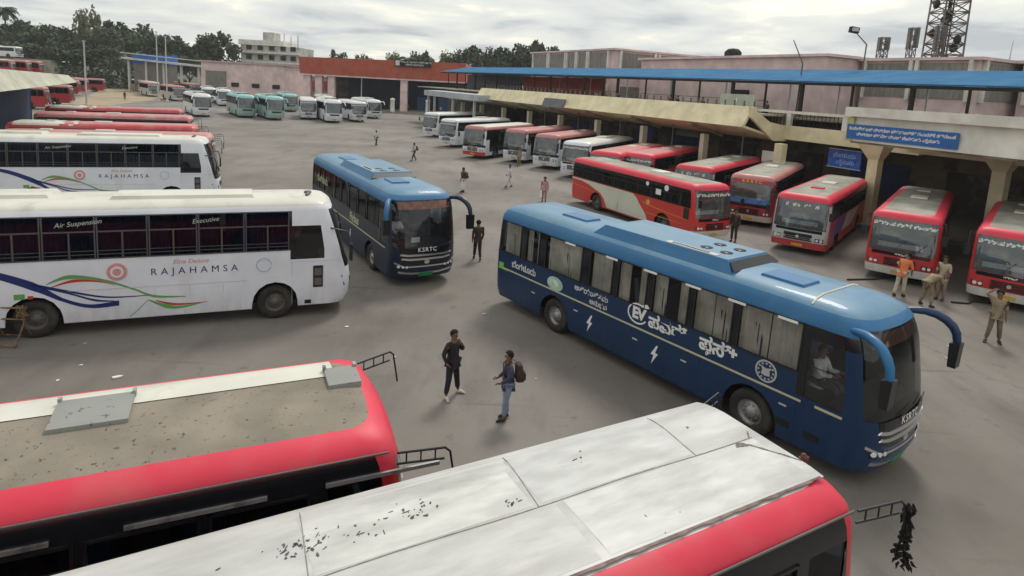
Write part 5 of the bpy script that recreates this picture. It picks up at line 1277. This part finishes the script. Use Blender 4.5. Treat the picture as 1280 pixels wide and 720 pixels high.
# ------------------------------------------------------------------ trees
LEAF = [mat('foliage_dark', (.055, .075, .038), .8, var=.35, var_scale=.5, world=True), mat('foliage_mid', (.085, .11, .05), .8, var=.35, var_scale=.5, world=True), mat('foliage_pale', (.16, .165, .09), .8, var=.3, var_scale=.5, world=True)]
BARK = mat('bark', (.07, .055, .04), .95)
def crown(seed, n=2600, flat=1.0, leaf=.42):
    rg = random.Random(seed); b = MB(); cl = []
    for k in range(34):
        a = rg.random() * 6.283; el = rg.uniform(-.35, 1); r = rg.uniform(.45, 1.0)
        cl.append((Vector((r * math.cos(a) * math.sqrt(max(0, 1 - el * el * .8)), r * math.sin(a) * math.sqrt(max(0, 1 - el * el * .8)), el * r * flat)), rg.uniform(.16, .34)))
    for i in range(n):
        c, rd = rg.choice(cl); d = Vector((rg.gauss(0, 1), rg.gauss(0, 1), rg.gauss(0, 1))).normalized() * rd * rg.random() ** .4
        p = (c + d) * 5; u = Vector((rg.gauss(0, 1), rg.gauss(0, 1), rg.gauss(0, .6))).normalized(); v = u.cross(Vector((rg.gauss(0, 1), rg.gauss(0, 1), rg.gauss(0, 1)))).normalized()
        s = leaf * rg.uniform(.5, 1.3)
        b.add([p - u * s, p - v * s * .6, p + u * s, p + v * s * .6], [(0, 1, 2, 3)], 0)
    return b
CR = []
for sd, fl, mi in ((1, .8, 0), (2, 1.0, 0), (3, .7, 1), (4, .9, 2), (5, .75, 1)): CR.append(crown(sd, 2800, fl).mesh('crown', LEAF[mi], fix=False))
tb = MB(); tb.tube([(0, 0, 0), (.1, .05, 2.2), (0, 0, 4.5)], [.45, .34, .22], 8)
for a in range(5): tb.tube([(0, 0, 3 + a * .3), (math.cos(a * 1.3) * 1.5, math.sin(a * 1.3) * 1.5, 5 + a * .3), (math.cos(a * 1.3) * 3, math.sin(a * 1.3) * 3, 6.6 + a * .3)], [.18, .11, .04], 6)
TRUNK = tb.mesh('trunk', BARK)
def tree(x, y, h, wd, ci, label, grp, z0=0.0):
    o = empty('tree', (x, y, z0)); tag(o, label, 'tree', grp); k = h / 12
    t = mesh_obj('trunk', TRUNK, o); t.scale = (k, k, k)
    c = mesh_obj('crown', CR[ci], o); c.location = (0, 0, h * .60); c.scale = (wd / 10, wd / 10, h * .42 / 4.6); c.rotation_euler = (0, 0, x * 1.7 + y)
rt = random.Random(9)
ub = MB()
for i in range(9000):
    x_ = -200 + rt.random() * 104; hh = 6.5 + 2 * math.sin(x_ * .21) + 1.5 * math.sin(x_ * .53); z_ = hh * rt.random() ** .8; y_ = 176 + 8 * rt.random() + 4 * math.sin(x_ * .1)
    p = Vector((x_, y_, z_)); u = Vector((rt.gauss(0, 1), rt.gauss(0, 1), rt.gauss(0, .7))).normalized(); v = u.cross(Vector((rt.gauss(0, 1), rt.gauss(0, 1), rt.gauss(0, 1)))).normalized(); q_ = .3 + .5 * rt.random()
    ub.add([p - u * q_, p - v * q_ * .6, p + u * q_, p + v * q_ * .6], [(0, 1, 2, 3)])
o = ub.build('undergrowth', LEAF[0], fix=False); o['kind'] = 'stuff'; o['label'] = 'tangled green undergrowth below the trees at far left'
TL = [(-176, 205, 20, 22, 1, 'broad tree at the left edge, left of the palm'), (-164, 212, 18.5, 20, 0, 'dark tree directly left of the palm trunk'), (-153, 202, 19.5, 19, 2, 'paler green tree just right of the palm'), (-146, 208, 18.5, 20, 1, 'mid green tree between the palm and the tall thin tree'), (-139, 200, 17.5, 17, 0, 'dark tree below the tall thin pale tree'),
      (-131, 212, 21.5, 18, 0, 'largest dark tree right of the tall thin pale tree'), (-125, 202, 18.5, 15, 4, 'leafy tree on the right shoulder of the largest dark tree'), (-119, 210, 18, 14, 2, 'pale green tree left of the pole pair'), (-113, 204, 17.5, 15, 0, 'dark round tree behind the pole pair'), (-107, 214, 16, 13, 2, 'thin pale tree in the dip right of the poles'),
      (-101, 208, 16.5, 14, 4, 'mid green tree left of the dark tree by the pale building'), (-95.5, 204, 19.2, 14, 0, 'dark round tree beside the pale several storey building'), (-171, 190, 13, 20, 0, 'low dark tree in front at the left edge'), (-158, 186, 12, 18, 0, 'low dark tree below the palm'), (-147, 184, 12, 17, 4, 'low leafy tree in front of the mid green tree'),
      (-137, 182, 12, 16, 0, 'low dark tree below the tall thin tree'), (-128, 188, 13, 16, 0, 'low dark tree below the largest dark tree'), (-119, 192, 12, 14, 4, 'low leafy tree left of the blue shed'), (-110, 200, 12, 12, 0, 'low dark tree above the blue shed'), (-186, 196, 16, 22, 0, 'dark tree cut by the left edge'), (-101, 196, 11, 12, 0, 'low dark tree above the footbridge')]
for i, (x_, y_, h_, w_, ci, lb) in enumerate(TL):
    tree(x_, y_, h_, w_, ci, lb, 'trees behind the far left buses')
tree(-136, 202, 23.5, 9, 3, 'tall thin pale tree standing above the far left belt of trees', 'trees behind the far left buses')
TR = [(-21, 208, 15.5, 11, 3, 'flat topped pale tree at the left end of the grove by the walkway roof'), (-14, 202, 17, 14, 1, 'second tree of the grove beside the walkway roof'), (-7, 210, 18.5, 13, 4, 'third tree of the grove behind the walkway roof'), (-1, 204, 18.5, 13, 0, 'dark tree in the middle of the grove behind the walkway roof'), (5, 208, 20, 14, 1, 'tallest tree of the grove, next to the office block'),
      (11, 204, 20, 13, 0, 'dark tree half hidden by the office block'), (17, 210, 18, 14, 1, 'tree mostly hidden behind the office block'), (-33, 230, 17, 9, 0, 'dark tree right behind the sign on the red hall'), (-28, 226, 15, 9, 4, 'small tree right of the sign on the red hall'), (-44, 232, 15.5, 8, 3, 'thin pale tree above the middle of the red hall'), (-55, 235, 15, 8, 4, 'small leafy tree above the red hall, left part'), (-66, 238, 15, 9, 1, 'small tree between the pale building and the red hall')]
for (x_, y_, h_, w_, ci, lb) in TR:
    tree(x_, y_, h_ + 1, w_, ci, lb, 'trees behind the red hall')
def palm(x, y, h, label, k_=1.0):
    o = empty('palm_tree', (x, y, 0)); tag(o, label, 'palm tree'); b = MB(); b.tube([(0, 0, 0), (.3, 0, h * .5), (0, 0, h)], [.35, .25, .2], 8); b.build('trunk', BARK, o)
    rg = random.Random(5); c = MB()
    for k in range(34):
        a = 2 * math.pi * k / 34 + rg.random() * .2; e0 = rg.uniform(-.5, 1.1); pts = []
        for i in range(7):
            t = i / 6; pts.append(Vector((math.cos(a) * t * 3.9 * math.cos(e0 * .6), math.sin(a) * t * 3.9 * math.cos(e0 * .6), h + math.sin(e0) * t * 3 - 2.2 * t * t)))
        for i in range(6):
            sd = Vector((-math.sin(a), math.cos(a), 0)); w0, w1 = .7 * (1 - i / 7), .7 * (1 - (i + 1) / 7)
            for sg in (1, -1): c.add([pts[i], pts[i + 1], pts[i + 1] + sd * sg * w1 * 1.4 + Vector((0, 0, -.35)), pts[i] + sd * sg * w0 * 1.4 + Vector((0, 0, -.35))], [(0, 1, 2, 3)])
    c.build('crown', LEAF[0], o, fix=False)
palm(-156.5, 194, 22.0, 'palm with drooping fronds standing above the trees at far left')
palm(-37, 224, 14.5, 'small palm behind the sign on the red hall')
# parked white bus on the rise
q = MB(); q.hexa([(-175, 160, -.1), (-125, 160, -.1), (-125, 178, -.1), (-175, 178, -.1)], [(-172, 163, 7.2), (-130, 163, 7.2), (-130, 178, 7.2), (-172, 178, 7.2)]); struct(q.build('embankment', mat('embankment_soil', (.15, .13, .09), .95, spot=(.07, .08, .045), spot_scale=.3, world=True)))
o = copy_tree(G8.root); place(o, -137, 168, -8, 1); o.location.z = 7.2; tag(o, 'white bus on the rise below the palm tree at far left', 'bus')

# ------------------------------------------------------------------ people
def skin_mesh(pts, edges, rad, mt, name, sub=1, root=0):
    me = bpy.data.meshes.new(name); me.from_pydata([tuple(p) for p in pts], edges, []); o = bpy.data.objects.new(name, me)
    md = o.modifiers.new('s', 'SKIN'); md.use_smooth_shade = True
    sv = me.skin_vertices[0].data
    for i, r in enumerate(rad):
        sv[i].radius = (r, r) if not hasattr(r, '__len__') else r
        sv[i].use_root = (i == root)
    s2 = o.modifiers.new('b', 'SUBSURF'); s2.levels = sub; s2.render_levels = sub
    m2 = to_mesh(o); m2.name = name
    for p in m2.polygons: p.use_smooth = True
    bpy.data.objects.remove(o); bpy.data.meshes.remove(me); m2.materials.clear(); m2.materials.append(mt); return m2
def join_meshes(ms, name, mt):
    bm = bmesh.new()
    for q in ms: bm.from_mesh(q)
    me = bpy.data.meshes.new(name); bm.to_mesh(me); bm.free(); me.materials.append(mt)
    for p in me.polygons: p.use_smooth = True
    return me
def cloth(c, n): return mat('cloth_' + n, c, .85, var=.18, var_scale=6)
def person(x, y, deg, label, shirt, trouser, hgt=1.62, pose=None, dhoti=False, shoe=(.03, .025, .02), grp=None, sc=None, fingers=True, z=0.0, sit=False):
    J = dict(pel=(0, 0, .93), sp=(0, 0, 1.14), ch=(0, 0, 1.33), nk=(0, 0, 1.43), hd0=(.01, 0, 1.50), hd=(.02, 0, 1.60), top=(.01, 0, 1.655),
             lsh=(0, .165, 1.37), lel=(-.02, .225, 1.11), lwr=(.05, .235, .87), lhd=(.08, .235, .79), rsh=(0, -.165, 1.37), rel=(-.02, -.225, 1.11), rwr=(.05, -.235, .87), rhd=(.08, -.235, .79),
             lhp=(0, .085, .89), lkn=(.02, .095, .49), lan=(-.01, .10, .09), lto=(.13, .115, .035), rhp=(0, -.085, .89), rkn=(.02, -.095, .49), ran=(-.01, -.10, .09), rto=(.13, -.115, .035))
    J.update(pose or {}); J = {k: Vector(v) for k, v in J.items()}
    RD = dict(pel=.125, sp=.115, ch=.13, nk=.055, hd0=.072, hd=.088, top=.055, lsh=.062, lel=.043, lwr=.029, lhd=.034, rsh=.062, rel=.043, rwr=.029, rhd=.034, lhp=.085, lkn=.058, lan=.04, lto=.035, rhp=.085, rkn=.058, ran=.04, rto=.035)
    ED = [('pel', 'sp'), ('sp', 'ch'), ('ch', 'nk'), ('nk', 'hd0'), ('hd0', 'hd'), ('hd', 'top')]
    for s in 'lr': ED += [('ch', s + 'sh'), (s + 'sh', s + 'el'), (s + 'el', s + 'wr'), (s + 'wr', s + 'hd'), ('pel', s + 'hp'), (s + 'hp', s + 'kn'), (s + 'kn', s + 'an'), (s + 'an', s + 'to')]
    def sk(keys, edges, grow, mt, name, ov=None):
        ix = {k: i for i, k in enumerate(keys)}; rr = [((ov or {}).get(k, RD[k] + grow)) for k in keys]
        return skin_mesh([J[k] for k in keys], [(ix[a], ix[c]) for a, c in edges if a in ix and c in ix], rr, mt, name)
    o = empty('person', (x, y, z), R(deg)); tag(o, label, 'person', grp); k = hgt / 1.70; o.scale = (k, k, k) if sc is None else sc
    ms = [sk(list(J), ED, 0, M['skin'], 'body', dict(pel=.085, sp=.085, ch=.095, lsh=.045, rsh=.045, lhp=.06, rhp=.06, lkn=.045, rkn=.045, lel=.034, rel=.034))]
    if fingers:
        for s in 'lr':
            w_, h_ = J[s + 'wr'], J[s + 'hd']; d = (h_ - w_).normalized(); f = Vector((1, 0, 0)); f = (f - d * f.dot(d)).normalized(); sdv = d.cross(f)
            for q, ln in enumerate((.055, .065, .062, .048)):
                p0 = h_ + f * (.024 - .016 * q); ms.append(skin_mesh([p0 - d * .01, p0 + d * ln * .55, p0 + d * ln + sdv * .015 * (1 if s == 'r' else -1)], [(0, 1), (1, 2)], [.009, .008, .006], M['skin'], 'f', 1))
            ms.append(skin_mesh([w_ + d * .02 + f * .015, w_ + d * .05 + f * .045, w_ + d * .08 + f * .05], [(0, 1), (1, 2)], [.011, .010, .008], M['skin'], 'f', 1))
    # nose and ears
    fx = (J['hd'] - J['hd0']).normalized(); hv = J['hd']; fwd = Vector((1, 0, 0)); fwd = (fwd - fx * fwd.dot(fx)).normalized(); sdv = fx.cross(fwd)
    nz = MB(); nz.tube([hv + fwd * .075 - fx * .0, hv + fwd * .105 - fx * .03, hv + fwd * .08 - fx * .045], [.008, .014, .008], 6)
    for sg in (1, -1): nz.tube([hv + sdv * .08 * sg + fx * .02, hv + sdv * .10 * sg, hv + sdv * .082 * sg - fx * .03], [.008, .014, .006], 6)
    ms.append(nz.mesh('n', M['skin']))
    mesh_obj('body', join_meshes(ms, 'body', M['skin']), o)
    for sg in (1, -1):
        e_ = MB(); c0 = hv + fwd * .082 + sdv * .032 * sg - fx * .002; e_.tube([c0, c0 + fwd * .008], [.012, .006], 8); e_.build('eye', M['hair'], o)
    # hair cap
    hb = bmesh.new(); bmesh.ops.create_uvsphere(hb, u_segments=18, v_segments=12, radius=.106)
    hm = bpy.data.meshes.new('hair'); bmesh.ops.delete(hb, geom=[v for v in hb.verts if v.co.z < -.02 and v.co.x > -.02 or v.co.z < -.075 or (v.co.x > .065 and v.co.z < .045)], context='VERTS')
    for v in hb.verts: v.co *= 1 + .05 * math.sin(v.co.x * 90) * math.cos(v.co.y * 80)
    hb.to_mesh(hm); hb.free(); hm.materials.append(M['hair'])
    for p in hm.polygons: p.use_smooth = True
    ho = mesh_obj('hair', hm, o); ho.location = hv + fx * .012 - fwd * .008; ho.rotation_euler = fx.to_track_quat('Z', 'Y').to_euler() if fx.z < .95 else (0, 0, 0)
    ST = shirt
    if shirt is not None:
        J['hem'] = J['pel'] + (J['pel'] - J['sp']) * .45; RD['hem'] = .135; ED = ED + [('hem', 'pel')]
        keys = ['pel', 'sp', 'ch', 'hem'] + [s + t for s in 'lr' for t in ('sh', 'el', 'wr')]
        long_ = pose and pose.get('_long')
        ov = dict(pel=.15, sp=.142, ch=.15, hem=.15, lwr=.036, rwr=.036)
        J2 = dict(J); 
        if not (pose or {}).get('_long'):
            for s in 'lr': J[s + 'wr'] = J[s + 'el'] + (J[s + 'wr'] - J[s + 'el']) * .12
            ov.update(lwr=.056, rwr=.056)
        me = sk(keys, ED, .016, cloth(shirt, '%02d%02d%02d' % tuple(int(c * 99) for c in shirt)), 'shirt', ov); mesh_obj('shirt', me, o); J = J2
    tc_ = cloth(trouser, '%02d%02d%02d' % tuple(int(c * 99) for c in trouser))
    if dhoti:
        b = MB(); b.lathe([(.15, .97), (.17, .8), (.19, .5), (.21, .22), (.205, .20), (.14, .8)], 16, axis='z')
        b.v = [(vx * (1 + .04 * math.sin(8 * math.atan2(vy, vx))), vy * (1 + .04 * math.cos(7 * math.atan2(vy, vx))), vz) for vx, vy, vz in b.v]
        b.build('dhoti', tc_, o)
    else:
        keys = ['pel'] + [s + t for s in 'lr' for t in ('hp', 'kn', 'an')]
        J2 = dict(J)
        for s in 'lr': J[s + 'an'] = J[s + 'an'] + Vector((0, 0, .03))
        mesh_obj('trousers', sk(keys, ED, .018, tc_, 'trousers', dict(pel=.135, lan=.062, ran=.062)), o); J = J2
    for s in 'lr':
        a_, t_ = J[s + 'an'], J[s + 'to']; b = MB(); d = (t_ - a_); b.tube([a_ + Vector((-.05, 0, -.03)), a_ + Vector((0, 0, -.025)), a_ + d * .6 + Vector((0, 0, -.0)), t_ + d.normalized() * .05], [.035, .05, .045, .028], 8); b.build('shoe', cloth(shoe, 's%02d' % int(shoe[0] * 99)), o)
    return o
def backpack(p, m):
    b = MB(); b.hexa([(-.36, -.14, .98), (-.15, -.15, .98), (-.15, .15, .98), (-.36, .14, .98)], [(-.30, -.12, 1.40), (-.14, -.13, 1.42), (-.14, .13, 1.42), (-.30, .12, 1.40)])
    bm = bmesh.new(); me = b.mesh('backpack', m); bm.from_mesh(me); bmesh.ops.bevel(bm, geom=bm.edges[:], offset=.05, segments=3, affect='EDGES', profile=.5); bm.to_mesh(me); bm.free()
    for q in me.polygons: q.use_smooth = True
    me.transform(Matrix.Diagonal((1, 1, 1, 1)))
    o = mesh_obj('backpack', me); o.matrix_world = Matrix.Translation(p.location) @ Matrix.Rotation(p.rotation_euler.z, 4, 'Z') @ Matrix.Diagonal((*p.scale, 1))
    s = MB()
    for sg in (1, -1): s.tube([(-.15, .10 * sg, 1.42), (.0, .11 * sg, 1.50), (.13, .10 * sg, 1.36), (.12, .11 * sg, 1.15), (-.14, .12 * sg, 1.02)], [(.012, .022)] * 5, 6)
    s.build('strap', M['black'], o); q = MB(); q.box(-.385, -.35, -.09, .09, 1.02, 1.18); q.build('pocket', m, o)
    return o
LONG = {'_long': True}
def P_(**k): return k
class PD(dict): pass
def posed(long=False, **k):
    d = dict(k); 
    return d
_orig_update = None
KHK = (.27, .21, .13); KHT = (.24, .18, .11)
def mk(x, y, deg, label, shirt, trouser, long=False, bag=None, **kw):
    pose = kw.pop('pose', {})
    P0 = {k: v for k, v in pose.items()}
    if long: kw['_l'] = 1
    kw.pop('_l', None)
    return _person(x, y, deg, label, shirt, trouser, long, P0, bag, **kw)
def _person(x, y, deg, label, shirt, trouser, long, pose, bag, **kw):
    class Q(dict):
        def get(s, k, d=None): return long if k == '_long' else dict.get(s, k, d)
        def __bool__(s): return True
    o = person(x, y, deg, label, shirt, trouser, pose=Q(pose), **kw)
    if bag:
        q = backpack(o, bag[0]); tag(q, bag[1], 'backpack')
    return o
WALK = dict(lkn=(.12, .09, .50), lan=(.20, .10, .10), lto=(.33, .11, .045), rkn=(-.02, -.09, .48), ran=(-.22, -.10, .13), rto=(-.11, -.11, .05), lel=(-.10, .22, 1.12), lwr=(-.08, .23, .88), lhd=(-.06, .23, .80), rel=(.05, -.22, 1.12), rwr=(.16, -.22, .92), rhd=(.20, -.22, .85))
mk(-.97, 13.33, -38, 'man in black jacket with white shoes standing with legs apart and hand at his face', (.018, .017, .018), (.014, .015, .022), True, hgt=1.62, shoe=(.55, .5, .4),
   pose=dict(lkn=(.0, .16, .49), lan=(-.02, .24, .09), lto=(.11, .30, .035), rkn=(.02, -.14, .49), ran=(0, -.20, .09), rto=(.13, -.26, .035), lel=(.10, .24, 1.16), lwr=(.20, .10, 1.36), lhd=(.17, .05, 1.44), rel=(-.08, -.25, 1.12), rwr=(.03, -.24, .92), rhd=(.06, -.20, .87)))
q = MB(); q.hexa([(.118, -.03, 1.24), (.125, 0, 1.24), (.13, 0, 1.24), (.12, .03, 1.24)], [(.125, -.05, 1.42), (.14, 0, 1.42), (.145, 0, 1.42), (.125, .05, 1.42)])
mk(.31, 12.45, -172, 'young man in dark shirt and pale blue jeans facing the man in black', (.055, .055, .095), (.20, .27, .38), True, (mat('backpack_brown', (.050, .030, .025), .85, var=.3, var_scale=9), 'dark brown backpack on the back of the man in pale jeans'), hgt=1.58,
   pose=dict(lel=(.02, .22, 1.12), lwr=(.20, .17, 1.0), lhd=(.27, .15, .98), rel=(.03, -.22, 1.12), rwr=(.22, -.17, .98), rhd=(.29, -.14, .97), lan=(.08, .09, .09), lto=(.21, .10, .035), lkn=(.06, .09, .49)))
mk(-.98, 24.6, 100, 'man in dark brown clothes walking away beside the navy coach', (.045, .028, .022), (.030, .020, .018), True, hgt=1.68, pose=WALK)
mk(-14.1, 66.2, 60, 'man in white shirt and dark trousers, farthest walker on the open yard', (.55, .54, .52), (.03, .03, .035), hgt=1.62, pose=WALK)
mk(-8.3, 55.1, 200, 'man in white shirt with dark backpack crossing the middle of the yard', (.55, .55, .56), (.06, .06, .05), False, (M['black'], 'black backpack on the walker in the white shirt'), hgt=1.62, pose=WALK)
mk(-2.77, 40.3, 150, 'man in brown shirt and white dhoti with a backpack', (.10, .06, .05), (.62, .60, .60), False, (mat('backpack_maroon', (.06, .03, .03), .8), 'maroon backpack on the man in the white dhoti'), hgt=1.66, dhoti=True)
mk(.30, 43.3, 190, 'man all in white walking toward the parked buses', (.62, .58, .60), (.58, .56, .56), True, hgt=1.64, pose=WALK)
pk = mk(2.52, 38.5, -100, 'woman in pink top carrying a white bag', (.48, .26, .26), (.40, .22, .21), True, hgt=1.60)
b = MB(); b.hexa([(-.06, -.17, .0), (.06, -.17, .0), (.06, .17, .0), (-.06, .17, .0)], [(-.05, -.15, .38), (.05, -.15, .38), (.05, .15, .38), (-.05, .15, .38)]); b.tube([(0, -.1, .37), (0, -.06, .46), (0, .06, .46), (0, .1, .37)], .01, 5); o = b.build('bag', M['white']); o.location = (2.30, 38.35, .32); tag(o, 'white shopping bag held by the woman in pink', 'bag')
mk(1.15, 55.6, -95, 'man in khaki standing in front of a white faced bus', KHK, KHT, hgt=1.68)
mk(11.62, 30.3, -130, 'man in dark brown clothes standing beside the front of the red and cream bus', (.045, .030, .026), (.035, .026, .024), True, hgt=1.72)
mk(15.35, 22.85, 35, 'man in orange vest and cream trousers leaning toward the red bus', (.62, .17, .06), (.50, .42, .32), hgt=1.74,
   pose=dict(sp=(.06, 0, 1.13), ch=(.14, 0, 1.30), nk=(.20, 0, 1.40), hd0=(.23, 0, 1.46), hd=(.27, 0, 1.55), top=(.28, 0, 1.60), lsh=(.13, .165, 1.34), rsh=(.13, -.165, 1.34), lel=(.18, .22, 1.08), lwr=(.32, .18, .92), lhd=(.37, .16, .86), rel=(.18, -.22, 1.08), rwr=(.30, -.18, .90), rhd=(.34, -.16, .84), lan=(-.25, .10, .09), lto=(-.12, .11, .035), lkn=(-.08, .1, .5)))
BEND = dict(pel=(-.12, 0, .92), sp=(.06, 0, 1.04), ch=(.26, 0, 1.10), nk=(.36, 0, 1.08), hd0=(.42, 0, 1.06), hd=(.50, 0, 1.02), top=(.55, 0, 1.0), lsh=(.27, .165, 1.10), rsh=(.27, -.165, 1.10), lel=(.36, .2, .86), lwr=(.42, .15, .64), lhd=(.45, .14, .57), rel=(.36, -.2, .86), rwr=(.44, -.15, .66), rhd=(.47, -.14, .58),
            lhp=(-.12, .09, .88), rhp=(-.12, -.09, .88), lkn=(-.06, .14, .49), rkn=(-.04, -.13, .48), lan=(-.12, .2, .09), lto=(.01, .22, .035), ran=(-.1, -.18, .09), rto=(.03, -.2, .035))
mk(15.75, 21.85, 20, 'man in khaki bending over in front of the red bus', KHK, KHT, hgt=1.72, pose=BEND)
mk(16.75, 22.65, -145, 'man in khaki shirt standing behind the bending man', (.40, .33, .24), KHT, hgt=1.72, pose=dict(lel=(.06, .22, 1.12), lwr=(.24, .14, 1.05), lhd=(.31, .12, 1.03)))
mk(15.62, 18.6, -120, 'man in khaki with a hand on his head standing alone at the right', KHK, (.15, .11, .075), hgt=1.70,
   pose=dict(rsh=(0, -.17, 1.40), rel=(.10, -.34, 1.56), rwr=(.06, -.16, 1.70), rhd=(.03, -.10, 1.72), lkn=(.06, .12, .50), lan=(-.04, .17, .09), lto=(.09, .2, .035), rkn=(.08, -.12, .5), ran=(.10, -.18, .09), rto=(.23, -.22, .035)))
for (x_, y_, lb, c1, c2) in ((-78.5, 126.5, 'person in dark clothes standing alone on the far left lane', (.03, .03, .04), (.03, .03, .03)), (-26.8, 139.5, 'person in dark clothes left of the left gate post', (.08, .05, .05), (.04, .04, .05)), (-23, 141.5, 'person in red beside the pink column of the hall', (.25, .06, .05), (.05, .05, .06)), (-15.5, 140.8, 'person in pale shirt right of the right gate post', (.4, .4, .38), (.06, .06, .08))):
    mk(x_, y_, -60, lb, c1, c2, hgt=1.7, fingers=False)
# people sitting and standing on the upper deck: heads and shoulders over the ledge
for i, (s_, lb, c1) in enumerate(((57.5, 'person in dark clothes on the deck, left of a close pair', (.03, .03, .03)), (55.3, 'person in grey on the deck, first of a group of three', (.2, .2, .2)), (53.7, 'person in black on the deck, last of a group of three', (.02, .02, .02)), (51.5, 'lone person in black on the deck beside the group of three', (.02, .02, .03)),
                                 (43.6, 'person in dark clothes on the deck, left of the pair near the panel', (.03, .03, .04)), (42.7, 'person in black on the deck, right of the pair near the panel', (.02, .02, .02)), (39.6, 'person in brown on the deck beside a post left of the panel', (.1, .07, .06)), (33.0, 'person in dark clothes on the deck right of the grey green panel', (.04, .04, .05)))):
    p = tw(s_, 37.2, 5.62); mk(p.x, p.y, 200, lb, c1, (.04, .04, .05), hgt=1.45, fingers=False, z=p.z, grp='people on the upper deck')
# drivers
def inside(bus, lx, ly, lz, deg):
    a = bus.rotation_euler.z; c, s = math.cos(a), math.sin(a); return bus.location.x + lx * c - ly * s, bus.location.y + lx * s + ly * c, lz
SIT = dict(lkn=(.42, .12, .93), lan=(.50, .12, .52), lto=(.62, .13, .47), rkn=(.42, -.12, .93), ran=(.50, -.12, .52), rto=(.62, -.13, .47), lel=(.12, .22, 1.12), lwr=(.36, .16, 1.18), lhd=(.43, .14, 1.2), rel=(.12, -.22, 1.12), rwr=(.36, -.16, 1.18), rhd=(.43, -.14, 1.2))
for bus, lb, xo in ((A.root, 'driver in white shirt at the wheel of the large blue coach', 4.58), (C_.root, 'driver in white shirt behind the windscreen of the navy coach', 4.55)):
    x_, y_, z_ = inside(bus, xo, -.62, .72, 0); mk(x_, y_, math.degrees(bus.rotation_euler.z), lb, (.72, .72, .72), (.05, .05, .06), True, hgt=1.62, pose=SIT, z=z_)

# ------------------------------------------------------------------ small things on the ground
bg = empty('barricade', (-12.55, 14.85, 0), R(3)); tag(bg, 'rusty iron barricade frame beside the wheel of the white coach', 'barricade')
q = MB()
for z_ in (.92, .62): q.tube([(-1.6, 0, z_), (.55, 0, z_)], .022, 6)
q.build('rail', M['rust'], bg)
q = MB(); q.tube([(-1.6, -.35, .07), (.55, -.35, .07)], .022, 6); q.tube([(-1.6, .3, .07), (.55, .3, .07)], .022, 6); q.build('base_rail', M['rust'], bg)
for x_ in (-1.5, -.2, .5):
    q = MB(); q.tube([(x_, -.38, 0), (x_, 0, .5), (x_, 0, 1.0)], .02, 6); q.tube([(x_, .33, 0), (x_, 0, .5)], .02, 6); q.build('leg', M['rust'], bg)
q = MB()
for k in range(26): 
    a = rs.random() * 6.28; q.tube([(.45 + .12 * math.cos(a), .05 * math.sin(a), .65 + .35 * rs.random()), (.45 + .14 * math.sin(a), .05, .62 + .35 * rs.random())], .014, 4)
q.build('wire_bundle', mat('tangled_wire', (.22, .15, .07), .8, var=.4, var_scale=20), bg)
for i, (x_, y_, s_, lb) in enumerate(((-8.7, 13.36, .13, 'largest scrap of white paper on the ground near the white coach'), (-9.88, 13.83, .06, 'small white scrap left of the largest one'), (-4.36, 16.99, .07, 'white scrap in front of the white coach nose'), (-9.9, 13.06, .06, 'white scrap at the edge of the brown roof'), (-.43, 18.58, .10, 'flat pale scrap left of the large blue coach'), (13.84, 18.03, .07, 'tiny white scrap at right, upper of two'), (13.12, 17.1, .06, 'tiny white scrap at right, lower of two'), (-2.63, 15.18, .08, 'pale scrap left of the man in black'), (1.02, 14.41, .05, 'tiny scrap right of the backpack man'), (-10.6, 15.0, .05, 'pebble sized scrap beside the barricade'))):
    q = MB(); pl = blot(0, 0, s_, s_ * .6, rs.random() * 3, 7); q.prism(pl, .006, .012 + s_ * .2, lambda u, v, h: (u, v, h)); o = q.build('litter', M['white' if i < 4 else 'lightgrey']); o.location = (x_, y_, 0); tag(o, lb, 'litter', 'scraps of litter on the yard')
for (p, lb) in (([(14.3, 24.6), (15.6, 24.9), (16.4, 25.3), (17.6, 24.9)], 'dark hose lying on the ground in front of the silver faced bus'), ([(17.0, 22.35), (17.6, 22.3), (18.0, 22.6), (19.0, 22.4)], 'dark hose lying on the ground beside the right hand red bus')):
    q = MB(); q.tube([(a, b_, .03) for a, b_ in p], [.045, .035, .03, .03], 6); o = q.build('hose', M['under']); tag(o, lb, 'hose')
bpy.data.scenes.remove(TMP)
hz_ = MB(); hz_.box(-330, 330, -12, 420, -1, 50)
hm_ = bpy.data.materials.new('thin_haze'); hm_.use_nodes = True; ht_ = hm_.node_tree; ht_.nodes.clear()
ho_ = ht_.nodes.new('ShaderNodeOutputMaterial'); pv_ = ht_.nodes.new('ShaderNodeVolumePrincipled'); pv_.inputs['Color'].default_value = (.86, .89, .92, 1); pv_.inputs['Density'].default_value = .0003
ht_.links.new(pv_.outputs[0], ho_.inputs['Volume'])
hzo = hz_.build('haze', hm_); hzo['kind'] = 'stuff'; hzo['label'] = 'thin grey haze over the whole bus station'
